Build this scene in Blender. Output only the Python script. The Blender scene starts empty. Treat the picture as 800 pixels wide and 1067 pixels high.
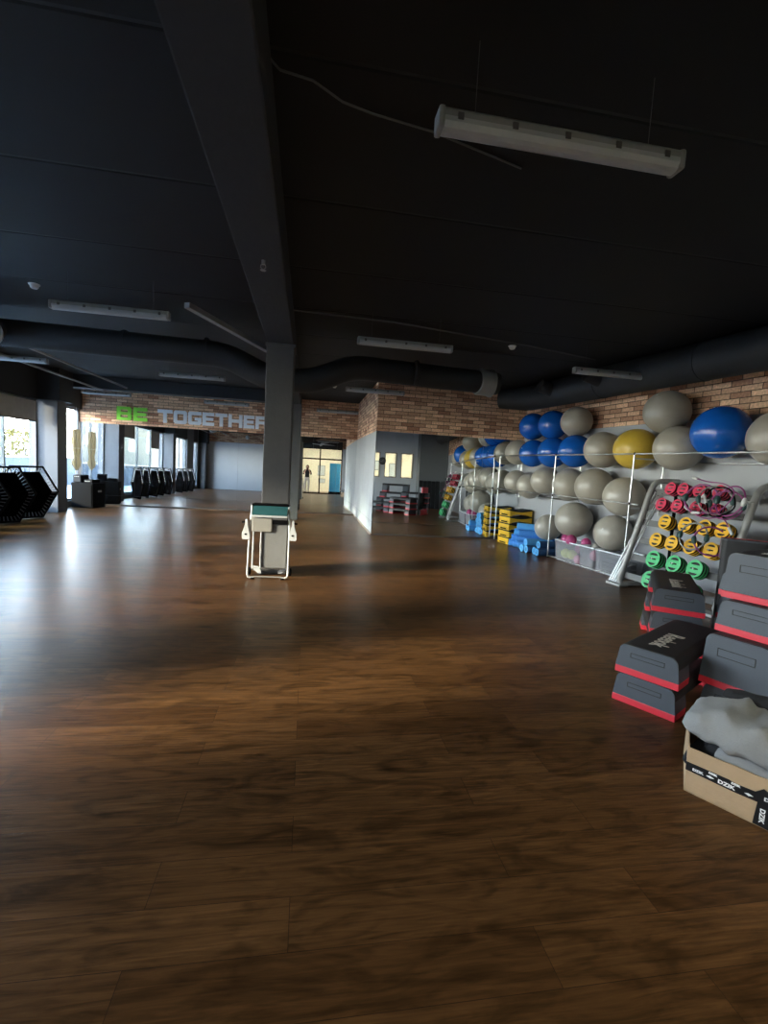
import bpy, bmesh, math, random
from mathutils import Vector, Matrix, geometry
random.seed(7)
PI = math.pi
S = bpy.context.scene
COL = S.collection

# ------------------------------------------------------------------ materials
def new_mat(name):
    m = bpy.data.materials.new(name); m.use_nodes = True
    nt = m.node_tree
    return m, nt, nt.nodes['Principled BSDF']

def mat(name, col, rough=.5, metal=0., spec=.5, var=.12, scale=9., bump=0., bscale=60., coat=0., trans=0.):
    """plain surface with a little procedural variation of its own colour and relief"""
    m, nt, b = new_mat(name)
    N, L = nt.nodes, nt.links
    tc = N.new('ShaderNodeTexCoord')
    no = N.new('ShaderNodeTexNoise'); no.inputs['Scale'].default_value = scale; no.inputs['Detail'].default_value = 4
    L.new(tc.outputs['Object'], no.inputs['Vector'])
    mx = N.new('ShaderNodeMix'); mx.data_type = 'RGBA'
    L.new(no.outputs['Fac'], mx.inputs['Factor'])
    mx.inputs['A'].default_value = (*[c * (1 - var) for c in col], 1)
    mx.inputs['B'].default_value = (*[min(1, c * (1 + var)) for c in col], 1)
    L.new(mx.outputs['Result'], b.inputs['Base Color'])
    b.inputs['Roughness'].default_value = rough
    b.inputs['Metallic'].default_value = metal
    b.inputs['Specular IOR Level'].default_value = spec
    b.inputs['Coat Weight'].default_value = coat
    if trans:
        b.inputs['Transmission Weight'].default_value = trans
        b.inputs['IOR'].default_value = 1.15
    if bump:
        n2 = N.new('ShaderNodeTexNoise'); n2.inputs['Scale'].default_value = bscale; n2.inputs['Detail'].default_value = 3
        L.new(tc.outputs['Object'], n2.inputs['Vector'])
        bp = N.new('ShaderNodeBump'); bp.inputs['Strength'].default_value = bump; bp.inputs['Distance'].default_value = .01
        L.new(n2.outputs['Fac'], bp.inputs['Height']); L.new(bp.outputs['Normal'], b.inputs['Normal'])
    return m

def glass_mat(name, tint=(1, 1, 1)):
    m = bpy.data.materials.new(name); m.use_nodes = True
    nt = m.node_tree; nt.nodes.clear(); N, L = nt.nodes, nt.links
    o = N.new('ShaderNodeOutputMaterial'); t = N.new('ShaderNodeBsdfTransparent'); g = N.new('ShaderNodeBsdfGlossy')
    t.inputs['Color'].default_value = (*tint, 1); g.inputs['Roughness'].default_value = .02
    lw = N.new('ShaderNodeLayerWeight'); lw.inputs['Blend'].default_value = .5
    pw = N.new('ShaderNodeMath'); pw.operation = 'POWER'; pw.inputs[1].default_value = 5; L.new(lw.outputs['Facing'], pw.inputs[0])
    f = N.new('ShaderNodeMath'); f.operation = 'MULTIPLY_ADD'; f.inputs[1].default_value = .9; f.inputs[2].default_value = .03; L.new(pw.outputs[0], f.inputs[0])
    x = N.new('ShaderNodeMixShader')
    L.new(f.outputs[0], x.inputs[0]); L.new(t.outputs[0], x.inputs[1]); L.new(g.outputs[0], x.inputs[2]); L.new(x.outputs[0], o.inputs[0])
    return m

def frosted_mat(name):
    m = glass_mat(name); nt = m.node_tree; N, L = nt.nodes, nt.links
    o = [n for n in N if n.type == 'OUTPUT_MATERIAL'][0]; base = o.inputs[0].links[0].from_node
    d = N.new('ShaderNodeBsdfDiffuse'); d.inputs['Color'].default_value = (.62, .64, .68, 1)
    t = N.new('ShaderNodeBsdfTranslucent'); t.inputs['Color'].default_value = (.6, .62, .66, 1)
    a = N.new('ShaderNodeMixShader'); a.inputs[0].default_value = .5; L.new(d.outputs[0], a.inputs[1]); L.new(t.outputs[0], a.inputs[2])
    x = N.new('ShaderNodeMixShader'); x.inputs[0].default_value = .34; L.new(base.outputs[0], x.inputs[1]); L.new(a.outputs[0], x.inputs[2]); L.new(x.outputs[0], o.inputs[0])
    return m

def cloth_glow_mat(name, col):
    """thin cloth that lets daylight through"""
    m = mat(name, col, .9); nt = m.node_tree; N, L = nt.nodes, nt.links
    o = [n for n in N if n.type == 'OUTPUT_MATERIAL'][0]; p = N['Principled BSDF']
    t = N.new('ShaderNodeBsdfTranslucent'); t.inputs['Color'].default_value = (*col, 1)
    x = N.new('ShaderNodeMixShader'); x.inputs[0].default_value = .45; L.new(p.outputs[0], x.inputs[1]); L.new(t.outputs[0], x.inputs[2]); L.new(x.outputs[0], o.inputs[0])
    return m

def emit_mat(name, col, s):
    m, nt, b = new_mat(name)
    b.inputs['Base Color'].default_value = (*col, 1)
    b.inputs['Emission Color'].default_value = (*col, 1); b.inputs['Emission Strength'].default_value = s
    return m

def brick_mat():
    m, nt, b = new_mat('brick_cladding'); N, L = nt.nodes, nt.links
    tc = N.new('ShaderNodeTexCoord'); sp = N.new('ShaderNodeSeparateXYZ'); cb = N.new('ShaderNodeCombineXYZ')
    L.new(tc.outputs['Object'], sp.inputs[0]); L.new(sp.outputs['X'], cb.inputs['X']); L.new(sp.outputs['Z'], cb.inputs['Y'])
    br = N.new('ShaderNodeTexBrick'); L.new(cb.outputs[0], br.inputs['Vector'])
    br.inputs['Scale'].default_value = 1; br.inputs['Brick Width'].default_value = .27; br.inputs['Row Height'].default_value = .078
    br.inputs['Mortar Size'].default_value = .0055; br.inputs['Mortar Smooth'].default_value = .3; br.inputs['Bias'].default_value = -.1
    br.inputs['Color1'].default_value = (.84, .54, .34, 1); br.inputs['Color2'].default_value = (.30, .115, .065, 1)
    br.inputs['Mortar'].default_value = (.035, .026, .02, 1)
    no = N.new('ShaderNodeTexNoise'); no.inputs['Scale'].default_value = 34; no.inputs['Detail'].default_value = 6
    L.new(tc.outputs['Object'], no.inputs['Vector'])
    mr = N.new('ShaderNodeMapRange'); mr.inputs['From Min'].default_value = .3; mr.inputs['From Max'].default_value = .7
    mr.inputs['To Min'].default_value = .68; mr.inputs['To Max'].default_value = 1.25; L.new(no.outputs['Fac'], mr.inputs['Value'])
    mx = N.new('ShaderNodeMix'); mx.data_type = 'RGBA'; mx.blend_type = 'MULTIPLY'; mx.inputs['Factor'].default_value = 1
    L.new(br.outputs['Color'], mx.inputs['A']); L.new(mr.outputs[0], mx.inputs['B'])
    L.new(mx.outputs['Result'], b.inputs['Base Color'])
    b.inputs['Roughness'].default_value = .85
    ad = N.new('ShaderNodeMath'); ad.operation = 'MULTIPLY_ADD'; L.new(br.outputs['Fac'], ad.inputs[0]); ad.inputs[1].default_value = -1.0
    m2 = N.new('ShaderNodeMath'); m2.operation = 'MULTIPLY'; L.new(no.outputs['Fac'], m2.inputs[0]); m2.inputs[1].default_value = .35
    L.new(m2.outputs[0], ad.inputs[2])
    bp = N.new('ShaderNodeBump'); bp.inputs['Strength'].default_value = .8; bp.inputs['Distance'].default_value = .012
    L.new(ad.outputs[0], bp.inputs['Height']); L.new(bp.outputs['Normal'], b.inputs['Normal'])
    return m

def floor_mat():
    m, nt, b = new_mat('dark_oak_laminate'); N, L = nt.nodes, nt.links
    tc = N.new('ShaderNodeTexCoord')
    mp = N.new('ShaderNodeMapping'); mp.inputs['Rotation'].default_value = (0, 0, 0); L.new(tc.outputs['Object'], mp.inputs['Vector'])
    br = N.new('ShaderNodeTexBrick'); L.new(mp.outputs[0], br.inputs['Vector'])
    br.offset = .37; br.inputs['Scale'].default_value = 1; br.inputs['Brick Width'].default_value = 1.28; br.inputs['Row Height'].default_value = .192
    br.inputs['Mortar Size'].default_value = .0012; br.inputs['Mortar Smooth'].default_value = .1; br.inputs['Bias'].default_value = 0
    br.inputs['Color1'].default_value = (.130, .060, .0215, 1); br.inputs['Color2'].default_value = (.080, .0355, .0125, 1)
    br.inputs['Mortar'].default_value = (.04, .018, .008, 1)
    # grain runs along the planks
    st = N.new('ShaderNodeMapping'); st.inputs['Scale'].default_value = (1.1, 16, 1); L.new(tc.outputs['Object'], st.inputs['Vector'])
    ad = N.new('ShaderNodeVectorMath'); ad.operation = 'ADD'
    sc = N.new('ShaderNodeVectorMath'); sc.operation = 'SCALE'; sc.inputs['Scale'].default_value = 40; L.new(br.outputs['Color'], sc.inputs[0])
    L.new(st.outputs[0], ad.inputs[0]); L.new(sc.outputs[0], ad.inputs[1])
    n1 = N.new('ShaderNodeTexNoise'); n1.inputs['Scale'].default_value = 2.2; n1.inputs['Detail'].default_value = 8; n1.inputs['Roughness'].default_value = .65
    n1.inputs['Distortion'].default_value = 1.4
    L.new(ad.outputs[0], n1.inputs['Vector'])
    r1 = N.new('ShaderNodeMapRange'); r1.inputs['From Min'].default_value = .3; r1.inputs['From Max'].default_value = .7
    r1.inputs['To Min'].default_value = .5; r1.inputs['To Max'].default_value = 1.4; L.new(n1.outputs['Fac'], r1.inputs['Value'])
    # broad figure and knots
    s2 = N.new('ShaderNodeMapping'); s2.inputs['Scale'].default_value = (1.6, 5.0, 1); L.new(tc.outputs['Object'], s2.inputs['Vector'])
    n2 = N.new('ShaderNodeTexNoise'); n2.inputs['Scale'].default_value = 1.6; n2.inputs['Detail'].default_value = 5; n2.inputs['Distortion'].default_value = 2.0
    L.new(s2.outputs[0], n2.inputs['Vector'])
    r2 = N.new('ShaderNodeMapRange'); r2.inputs['From Min'].default_value = .32; r2.inputs['From Max'].default_value = .55
    r2.inputs['To Min'].default_value = .55; r2.inputs['To Max'].default_value = 1.08; L.new(n2.outputs['Fac'], r2.inputs['Value'])
    vo = N.new('ShaderNodeTexVoronoi'); vo.inputs['Scale'].default_value = 1.0
    s3 = N.new('ShaderNodeMapping'); s3.inputs['Scale'].default_value = (1.5, 2.6, 1); L.new(tc.outputs['Object'], s3.inputs['Vector'])
    s4 = N.new('ShaderNodeVectorMath'); s4.operation = 'MULTIPLY_ADD'
    s4.inputs[1].default_value = (.12, .12, .12); L.new(n1.outputs['Color'], s4.inputs[0]); L.new(s3.outputs[0], s4.inputs[2]); L.new(s4.outputs[0], vo.inputs['Vector'])
    r3 = N.new('ShaderNodeMapRange'); r3.inputs['From Min'].default_value = .0; r3.inputs['From Max'].default_value = .13
    r3.inputs['To Min'].default_value = .35; r3.inputs['To Max'].default_value = 1.0; L.new(vo.outputs['Distance'], r3.inputs['Value'])
    p = None
    for r in (r1, r2, r3):
        mx = N.new('ShaderNodeMix'); mx.data_type = 'RGBA'; mx.blend_type = 'MULTIPLY'; mx.inputs['Factor'].default_value = 1
        L.new((p.outputs['Result'] if p else br.outputs['Color']), mx.inputs['A']); L.new(r.outputs[0], mx.inputs['B']); p = mx
    L.new(p.outputs['Result'], b.inputs['Base Color'])
    rr = N.new('ShaderNodeMapRange'); rr.inputs['To Min'].default_value = .24; rr.inputs['To Max'].default_value = .36; L.new(n1.outputs['Fac'], rr.inputs['Value'])
    L.new(rr.outputs[0], b.inputs['Roughness'])
    b.inputs['Specular IOR Level'].default_value = .16
    hm = N.new('ShaderNodeMath'); hm.operation = 'MULTIPLY_ADD'; L.new(br.outputs['Fac'], hm.inputs[0]); hm.inputs[1].default_value = -1.2
    L.new(n1.outputs['Fac'], hm.inputs[2])
    bp = N.new('ShaderNodeBump'); bp.inputs['Strength'].default_value = .22; bp.inputs['Distance'].default_value = .004
    L.new(hm.outputs[0], bp.inputs['Height']); L.new(bp.outputs['Normal'], b.inputs['Normal'])
    return m

def ceiling_mat():
    m, nt, b = new_mat('black_ceiling_paint'); N, L = nt.nodes, nt.links
    tc = N.new('ShaderNodeTexCoord'); sp = N.new('ShaderNodeSeparateXYZ'); L.new(tc.outputs['Object'], sp.inputs[0])
    no = N.new('ShaderNodeTexNoise'); no.inputs['Scale'].default_value = 1.4; no.inputs['Detail'].default_value = 6; L.new(tc.outputs['Object'], no.inputs['Vector'])
    mx = N.new('ShaderNodeMix'); mx.data_type = 'RGBA'; mx.inputs['A'].default_value = (.006, .0063, .0068, 1); mx.inputs['B'].default_value = (.0105, .0108, .0116, 1)
    L.new(no.outputs['Fac'], mx.inputs['Factor']); L.new(mx.outputs['Result'], b.inputs['Base Color'])
    b.inputs['Roughness'].default_value = .7; b.inputs['Specular IOR Level'].default_value = .3
    # joints between the slabs, every 1.2 m
    md = N.new('ShaderNodeMath'); md.operation = 'PINGPONG'; md.inputs[1].default_value = .6; L.new(sp.outputs['Y'], md.inputs[0])
    mr = N.new('ShaderNodeMapRange'); mr.inputs['From Min'].default_value = 0; mr.inputs['From Max'].default_value = .02; L.new(md.outputs[0], mr.inputs['Value'])
    ad = N.new('ShaderNodeMath'); ad.operation = 'MULTIPLY_ADD'; ad.inputs[1].default_value = .25; L.new(no.outputs['Fac'], ad.inputs[0]); L.new(mr.outputs[0], ad.inputs[2])
    bp = N.new('ShaderNodeBump'); bp.inputs['Strength'].default_value = .7; bp.inputs['Distance'].default_value = .02
    L.new(ad.outputs[0], bp.inputs['Height']); L.new(bp.outputs['Normal'], b.inputs['Normal'])
    return m

M = dict(
    floor=floor_mat(), ceiling=ceiling_mat(), brick=brick_mat(),
    beam=mat('beam_charcoal_paint', (.04, .04, .041), .8, spec=.2, bump=.3, bscale=18), dark=mat('charcoal_paint', (.018, .0185, .0205), .75, bump=.25, bscale=25),
    column=mat('column_grey_paint', (.085, .082, .08), .7, bump=.2, bscale=30),
    duct=mat('dark_duct_paint', (.026, .0265, .0275), .6, spec=.3, var=.2, scale=3),
    greyb=mat('back_wall_light_grey', (.55, .57, .60), .75, var=.05, scale=3), grey=mat('grey_wall_paint', (.34, .345, .355), .75, var=.05, scale=3, bump=.1, bscale=90),  # the lighter grey goes on the back wall alone
    pillar=mat('pillar_grey_paint', (.10, .102, .11), .7, var=.06),
    darkgrey=mat('dark_grey_wall_paint', (.14, .145, .15), .7, var=.06),
    trim=mat('dark_trim', (.05, .04, .034), .5), pale=mat('pale_trim', (.20, .15, .12), .6),
    mirror=mat('mirror_silver', (.80, .83, .84), .0, 1., var=.005),
    alu=mat('window_aluminium', (.10, .105, .11), .45, .3), glass=glass_mat('clear_glass', (.93, .96, .95)),
    blind=mat('roller_blind_fabric', (.46, .44, .40), .9, bump=.2, bscale=200),
    lampw=mat('grey_lamp_housing', (.22, .22, .21), .5), lampd=mat('prismatic_lamp_cover', (.36, .365, .36), .35), clip=mat('lamp_clip', (.07, .065, .06), .5),
    steel=mat('polished_steel', (.47, .47, .46), .28, 1., var=.06), steelg=mat('satin_grey_frame', (.36, .355, .33), .42, .3), shelf=mat('grey_shelf_steel', (.13, .128, .12), .5, .3),
    chrome=mat('chrome', (.7, .7, .7), .12, 1., var=.03), black=mat('black_plastic', (.0035, .0035, .004), .7, spec=.06), blackm=mat('matt_black', (.012, .012, .013), .85, bump=.3, bscale=80),
    white=mat('white_plastic', (.55, .55, .53), .35), wmetal=mat('white_painted_metal', (.45, .44, .42), .35), teal=mat('teal_gloss_cover', (.035, .11, .115), .15, coat=.4),
    beige=mat('beige_plastic', (.27, .25, .215), .5), slab=mat('grey_textured_slab', (.17, .165, .155), .6, bump=.3),
    bgrey=mat('grey_ball_vinyl', (.35, .32, .265), .3, var=.08, scale=5, bump=.12, bscale=70), bblue=mat('blue_ball_vinyl', (.007, .10, .44), .2, var=.1, scale=5, bump=.1, bscale=70),
    byel=mat('mustard_ball_vinyl', (.56, .38, .05), .33, var=.08, scale=5, bump=.12, bscale=70), bplug=mat('ball_plug', (.5, .5, .48), .4),
    pink=mat('magenta_ball', (.42, .05, .17), .3), lime=mat('lime_ball', (.62, .66, .17), .4), lpink=mat('pink_ball', (.72, .25, .38), .4),
    stepg=mat('slate_step_plastic', (.055, .064, .077), .5, var=.08, bump=.12, bscale=120), stepb=mat('black_step_rubber', (.017, .0165, .017), .62, bump=.35, bscale=160),
    red=mat('red_step_foot', (.60, .028, .045), .4), text=mat('printed_light_lettering', (.55, .5, .42), .6, var=.02),
    card=mat('brown_cardboard', (.40, .27, .155), .85, var=.1, scale=14, bump=.25, bscale=45), cardin=mat('cardboard_inside', (.25, .17, .10), .9), tape=mat('black_parcel_tape', (.012, .012, .013), .3), wprint=mat('white_print', (.75, .74, .72), .5, var=.02),
    fleece=mat('grey_fleece', (.235, .235, .235), .95, var=.12, scale=20, bump=.35, bscale=160), bcloth=mat('black_cloth', (.012, .012, .014), .95, bump=.3, bscale=140),
    pred=mat('red_plate', (.66, .045, .10), .4), pyel=mat('yellow_plate', (.82, .44, .02), .4), pgrn=mat('green_plate', (.07, .50, .17), .4), prub=mat('plate_rubber_core', (.012, .012, .012), .7),
    purple=mat('purple_tube', (.24, .045, .16), .35), rgrey=mat('ring_grey', (.22, .21, .19), .45), rteal=mat('dark_green_pad', (.02, .06, .055), .5),
    foam=mat('blue_foam', (.05, .23, .62), .75, var=.08, bump=.2, bscale=120), foamshade=mat('shaded_blue_foam', (.02, .075, .19), .75, bump=.2, bscale=120), foaml=mat('light_blue_foam', (.10, .40, .78), .75, bump=.2, bscale=120),  # darkest foam is the blue with the shade under the balls put in
    ystep=mat('yellow_step_plastic', (.66, .41, .015), .45), tub=frosted_mat('frosted_clear_plastic'), tublid=mat('milky_rim', (.72, .74, .76), .35),
    tramp=mat('black_trampoline_mat', (.0014, .0014, .0016), .95, spec=0.), trpad=mat('black_skirt', (.0014, .0014, .0016), .95, spec=0.), spring=mat('grey_spring', (.10, .10, .11), .5, .3),
    green=mat('lime_green_letter', (.26, .74, .06), .45), lgrey=mat('white_grey_letter', (.82, .84, .88), .45),
    cream=mat('cream_render', (.050, .049, .038), .85, bump=.2), bluew=mat('pale_blue_wall', (.052, .066, .085), .9, spec=.1), terrace=mat('terrace_paving', (.5, .5, .49), .8),
    bush=mat('yellow_green_leaves', (.075, .06, .004), .7, var=.4, scale=30), parasol=cloth_glow_mat('beige_curtain_cloth', (.42, .37, .27)),
    rwall=mat('reception_cream_wall', (.80, .74, .58), .8), banner=mat('cyan_banner', (.08, .50, .90), .5), sign=mat('sign_board_dark', (.03, .032, .034), .5), poster=mat('reception_poster', (.5, .55, .56), .6),
    skin=mat('skin', (.42, .24, .17), .5), hair=mat('dark_hair', (.02, .015, .012), .6), shirt=mat('black_shirt', (.012, .012, .014), .9), trousers=mat('pale_trousers', (.45, .42, .37), .9),
    clockf=mat('clock_face_grey', (.10, .11, .12), .4), cable=mat('cable_grey', (.10, .10, .10), .6),
)
M['lamp_on'] = emit_mat('reception_ceiling_light', (1, .92, .76), 22)

# ------------------------------------------------------------------ mesh building
class MB:
    def __init__(s): s.b = bmesh.new()
    def box(s, c, size, rot=None, bev=0., seg=2):
        r = bmesh.ops.create_cube(s.b, size=1)
        vs = r['verts']
        for v in vs: v.co = Vector((v.co.x * size[0], v.co.y * size[1], v.co.z * size[2]))
        if bev:
            es = list({e for v in vs for e in v.link_edges})
            bb = bmesh.ops.bevel(s.b, geom=es, offset=bev, segments=seg, profile=.6, affect='EDGES')
            vs = list({v for f in bb['faces'] for v in f.verts} | {v for v in vs if v.is_valid})
        for v in vs:
            if rot is not None: v.co = rot @ v.co
            v.co += Vector(c)
        return s
    def box2(s, a, b, bev=0.):
        return s.box([(a[i] + b[i]) / 2 for i in range(3)], [abs(b[i] - a[i]) for i in range(3)], None, bev)
    def tube(s, pts, r, seg=10, closed=False):
        pts = [Vector(p) for p in pts]; n = len(pts); rings = []
        rr = r if isinstance(r, (list, tuple)) else [r] * n
        up = None
        for i, p in enumerate(pts):
            if closed: t = (pts[(i + 1) % n] - pts[i - 1])
            else: t = pts[min(i + 1, n - 1)] - pts[max(i - 1, 0)]
            t.normalize()
            if up is None: up = t.orthogonal().normalized()
            else: up = (up - t * up.dot(t)).normalized()
            w = t.cross(up)
            rings.append([s.b.verts.new(p + (up * math.cos(2 * PI * k / seg) + w * math.sin(2 * PI * k / seg)) * rr[i]) for k in range(seg)])
        for i in range(n if closed else n - 1):
            A, B = rings[i], rings[(i + 1) % n]
            for k in range(seg):
                s.b.faces.new((A[k], A[(k + 1) % seg], B[(k + 1) % seg], B[k]))
        if not closed:
            s.b.faces.new(rings[0][::-1]); s.b.faces.new(rings[-1])
        return s
    def cyl(s, p0, p1, r, seg=16, r2=None): return s.tube([p0, p1], [r, r if r2 is None else r2], seg)
    def lathe(s, prof, c=(0, 0, 0), seg=28, M3=None):
        rings = []
        for (r, z) in prof:
            if r < 1e-5: rings.append([s.b.verts.new((0, 0, z))])
            else: rings.append([s.b.verts.new((r * math.cos(2 * PI * k / seg), r * math.sin(2 * PI * k / seg), z)) for k in range(seg)])
        for A, B in zip(rings, rings[1:]):
            for k in range(seg):
                k2 = (k + 1) % seg
                if len(A) == 1 and len(B) > 1: s.b.faces.new((A[0], B[k2], B[k]))
                elif len(B) == 1 and len(A) > 1: s.b.faces.new((A[k], A[k2], B[0]))
                elif len(A) > 1: s.b.faces.new((A[k], A[k2], B[k2], B[k]))
        for R in rings:
            for v in R:
                if M3 is not None: v.co = M3 @ v.co
                v.co += Vector(c)
        return s
    def poly(s, outer, holes, t, F):
        """flat outline (2-D) with holes, thickness t; F maps (u, v, w) to a point"""
        loops = [outer] + list(holes)
        flat = [p for lp in loops for p in lp]
        tris = geometry.tessellate_polygon([[Vector((p[0], p[1], 0)) for p in lp] for lp in loops])
        top = [s.b.verts.new(F(p[0], p[1], t / 2)) for p in flat]; bot = [s.b.verts.new(F(p[0], p[1], -t / 2)) for p in flat]
        for tr in tris:
            try:
                s.b.faces.new([top[i] for i in tr]); s.b.faces.new([bot[i] for i in tr[::-1]])
            except ValueError: pass
        o = 0
        for lp in loops:
            n = len(lp)
            for i in range(n):
                j = (i + 1) % n
                try: s.b.faces.new((top[o + i], top[o + j], bot[o + j], bot[o + i]))
                except ValueError: pass
            o += n
        return s
    def sweep(s, prof, y0, y1, F=None):
        """closed x-z profile swept along y"""
        F = F or (lambda x, y, z: (x, y, z))
        A = [s.b.verts.new(F(x, y0, z)) for x, z in prof]; B = [s.b.verts.new(F(x, y1, z)) for x, z in prof]
        n = len(prof)
        for i in range(n):
            s.b.faces.new((A[i], A[(i + 1) % n], B[(i + 1) % n], B[i]))
        s.b.faces.new(A[::-1]); s.b.faces.new(B)
        return s
    def grid(s, nx, ny, f, thick=0.):
        V = [[s.b.verts.new(f(i / nx, j / ny)) for j in range(ny + 1)] for i in range(nx + 1)]
        for i in range(nx):
            for j in range(ny): s.b.faces.new((V[i][j], V[i + 1][j], V[i + 1][j + 1], V[i][j + 1]))
        return s
    def build(s, name, m, parent=None, smooth=False, loc=None, rotz=0., recalc=True):
        if recalc: bmesh.ops.recalc_face_normals(s.b, faces=s.b.faces)
        me = bpy.data.meshes.new(name); s.b.to_mesh(me); s.b.free()
        me.materials.append(m)
        if smooth:
            me.polygons.foreach_set('use_smooth', [True] * len(me.polygons))
            try: me.set_sharp_from_angle(angle=math.radians(38))
            except Exception: pass
        o = bpy.data.objects.new(name, me); COL.objects.link(o)
        if parent: o.parent = parent
        if loc is not None: o.location = loc
        if rotz: o.rotation_euler = (0, 0, rotz)
        return o

def tag(o, label, cat, group=None):
    o['label'] = label; o['category'] = cat
    if group: o['group'] = group
    return o
def struct(o): o['kind'] = 'structure'; return o
def thing(name, label, cat, loc=(0, 0, 0), rotz=0., group=None):
    o = bpy.data.objects.new(name, None); COL.objects.link(o); o.empty_display_size = .1
    o.location = loc; o.rotation_euler = (0, 0, rotz)
    return tag(o, label, cat, group)
def dup(root, loc, rotz=None, label=None, group=None):
    def cp(o, par):
        c = o.copy(); COL.objects.link(c)
        if par: c.parent = par
        for ch in list(o.children): cp(ch, c)
        return c
    r = cp(root, None); r.location = loc
    if rotz is not None: r.rotation_euler = (0, 0, rotz)
    if label: r['label'] = label
    if group: r['group'] = group
    return r
def text_mesh(name, body, size, m, parent, matrix, ext=.0015, sx=1., offset=0.):
    cu = bpy.data.curves.new(name, 'FONT'); cu.body = body; cu.size = size; cu.extrude = ext; cu.offset = offset
    cu.align_x = 'CENTER'; cu.align_y = 'CENTER'; cu.resolution_u = 3
    t = bpy.data.objects.new(name, cu); COL.objects.link(t)
    dg = bpy.context.evaluated_depsgraph_get(); dg.update()
    me = bpy.data.meshes.new_from_object(t.evaluated_get(dg)); bpy.data.objects.remove(t)
    me.transform(Matrix.Diagonal((sx, 1, 1, 1))); me.transform(matrix); me.materials.clear(); me.materials.append(m)
    o = bpy.data.objects.new(name, me); COL.objects.link(o)
    if parent: o.parent = parent
    return o
def frame_matrix(x, y, z, origin):
    return Matrix(((x[0], y[0], z[0], origin[0]), (x[1], y[1], z[1], origin[1]), (x[2], y[2], z[2], origin[2]), (0, 0, 0, 1)))
def arc(c, r, a0, a1, n, F):
    return [F(c[0] + r * math.cos(a0 + (a1 - a0) * i / n), c[1] + r * math.sin(a0 + (a1 - a0) * i / n)) for i in range(n + 1)]
ORD = ['first', 'second', 'third', 'fourth', 'fifth', 'sixth', 'seventh', 'eighth', 'ninth', 'tenth']

# ------------------------------------------------------------------ camera
H = 1.5; F_PX = 495.
def cam_axes(p, y, r):
    f = Vector((math.sin(y) * math.cos(p), math.cos(y) * math.cos(p), -math.sin(p)))
    ri = Vector((math.cos(y), -math.sin(y), 0)); dn = f.cross(ri)
    return math.cos(r) * ri + math.sin(r) * dn, -math.sin(r) * ri + math.cos(r) * dn, f
ri, dn, fw = cam_axes(math.radians(5.353), math.radians(9.39), math.radians(-3.226))
cd = bpy.data.cameras.new('camera'); cam = bpy.data.objects.new('camera', cd); COL.objects.link(cam)
cd.sensor_fit = 'HORIZONTAL'; cd.sensor_width = 36; cd.lens = F_PX / 800 * 36; cd.clip_start = .02; cd.clip_end = 200
cam.matrix_world = frame_matrix(ri, -dn, -fw, (0, 0, H))
S.camera = cam

# ------------------------------------------------------------------ room layout
XW = -6.15          # window plane
YF = 14.37          # far mirrored wall
YS = 10.3          # short mirrored wall
XS = 1.44           # return wall between them
YB = -.55           # wall behind the camera
ZC = 3.35           # ceiling
ZM = 2.28           # mirrors end, bricks begin
# right-hand wall runs slightly askew: A + s*D (towards the camera) + o*N (towards the wall)
A = Vector((4.5, 8.19, 0)); D = Vector((.13105, -.99138, 0)); Nn = Vector((.99138, .13105, 0))
RZ = math.atan2(D.y, D.x)
def RW(s, o, z=0): return A + D * s + Nn * o + Vector((0, 0, z))
OW = .62

fl = MB().box2((-6.4, YB - 4.2, -.12), (7.4, YF + .4, 0)).build('floor', M['floor']); struct(fl)
ce = MB().box2((-6.6, YB - 4.2, ZC), (7.4, YF + .5, ZC + .25)).build('ceiling', M['ceiling']); struct(ce)

def wall(name, p0, p1, z0, z1, th, m, side=1):
    """upright slab from p0 to p1; th grows to the left of the direction when side = 1"""
    p0, p1 = Vector((*p0, 0)), Vector((*p1, 0)); d = (p1 - p0); L = d.length; a = math.atan2(d.y, d.x)
    o = MB().box2((0, 0 if side > 0 else -th, z0), (L, th if side > 0 else 0, z1)).build(name, m, None, loc=p0, rotz=a)
    return struct(o)
# far wall: bricks above the mirrors
wall('wall_far', (XW - .2, YF + .03), (XS + .2, YF + .03), 0, ZM, .2, M['grey'])
wall('wall_far_brick', (XW - .2, YF), (XS + .1, YF), ZM, ZC, .22, M['brick'])
# return wall and short wall (solid core behind them)
wall('wall_side', (XS, YF), (XS, YS + .03), 0, ZM, .2, M['grey'], 1)
struct(MB().box2((XS - .002, YS + .004, .287), (XS + .01, YF, .293)).build('trim_1', M['trim']))
for k in range(3): struct(MB().box2((XS - .0008, YS + 1.02 + 1.05 * k, .04), (XS + .01, YS + 1.024 + 1.05 * k, ZM)).build(f'trim_{2 + k}', M['pillar']))
wall('wall_side_brick', (XS, YF), (XS, YS + .001), ZM, ZC, .2, M['brick'], 1)
wall('wall_front', (XS + .0, YS + .03), (5.1, YS + .03), 0, ZM, .2, M['grey'])
wall('wall_front_brick', (XS, YS), (5.1, YS), ZM, ZC, .2, M['brick'])
# right wall
w0, w1 = RW(-2.3, OW), RW(9.2, OW)
wall('wall_right', w0[:2], w1[:2], 0, 2.42, .2, M['grey'], 1)
wall('wall_right_brick', w0[:2], w1[:2], 2.42, ZC, .2, M['brick'], 1)
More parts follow.
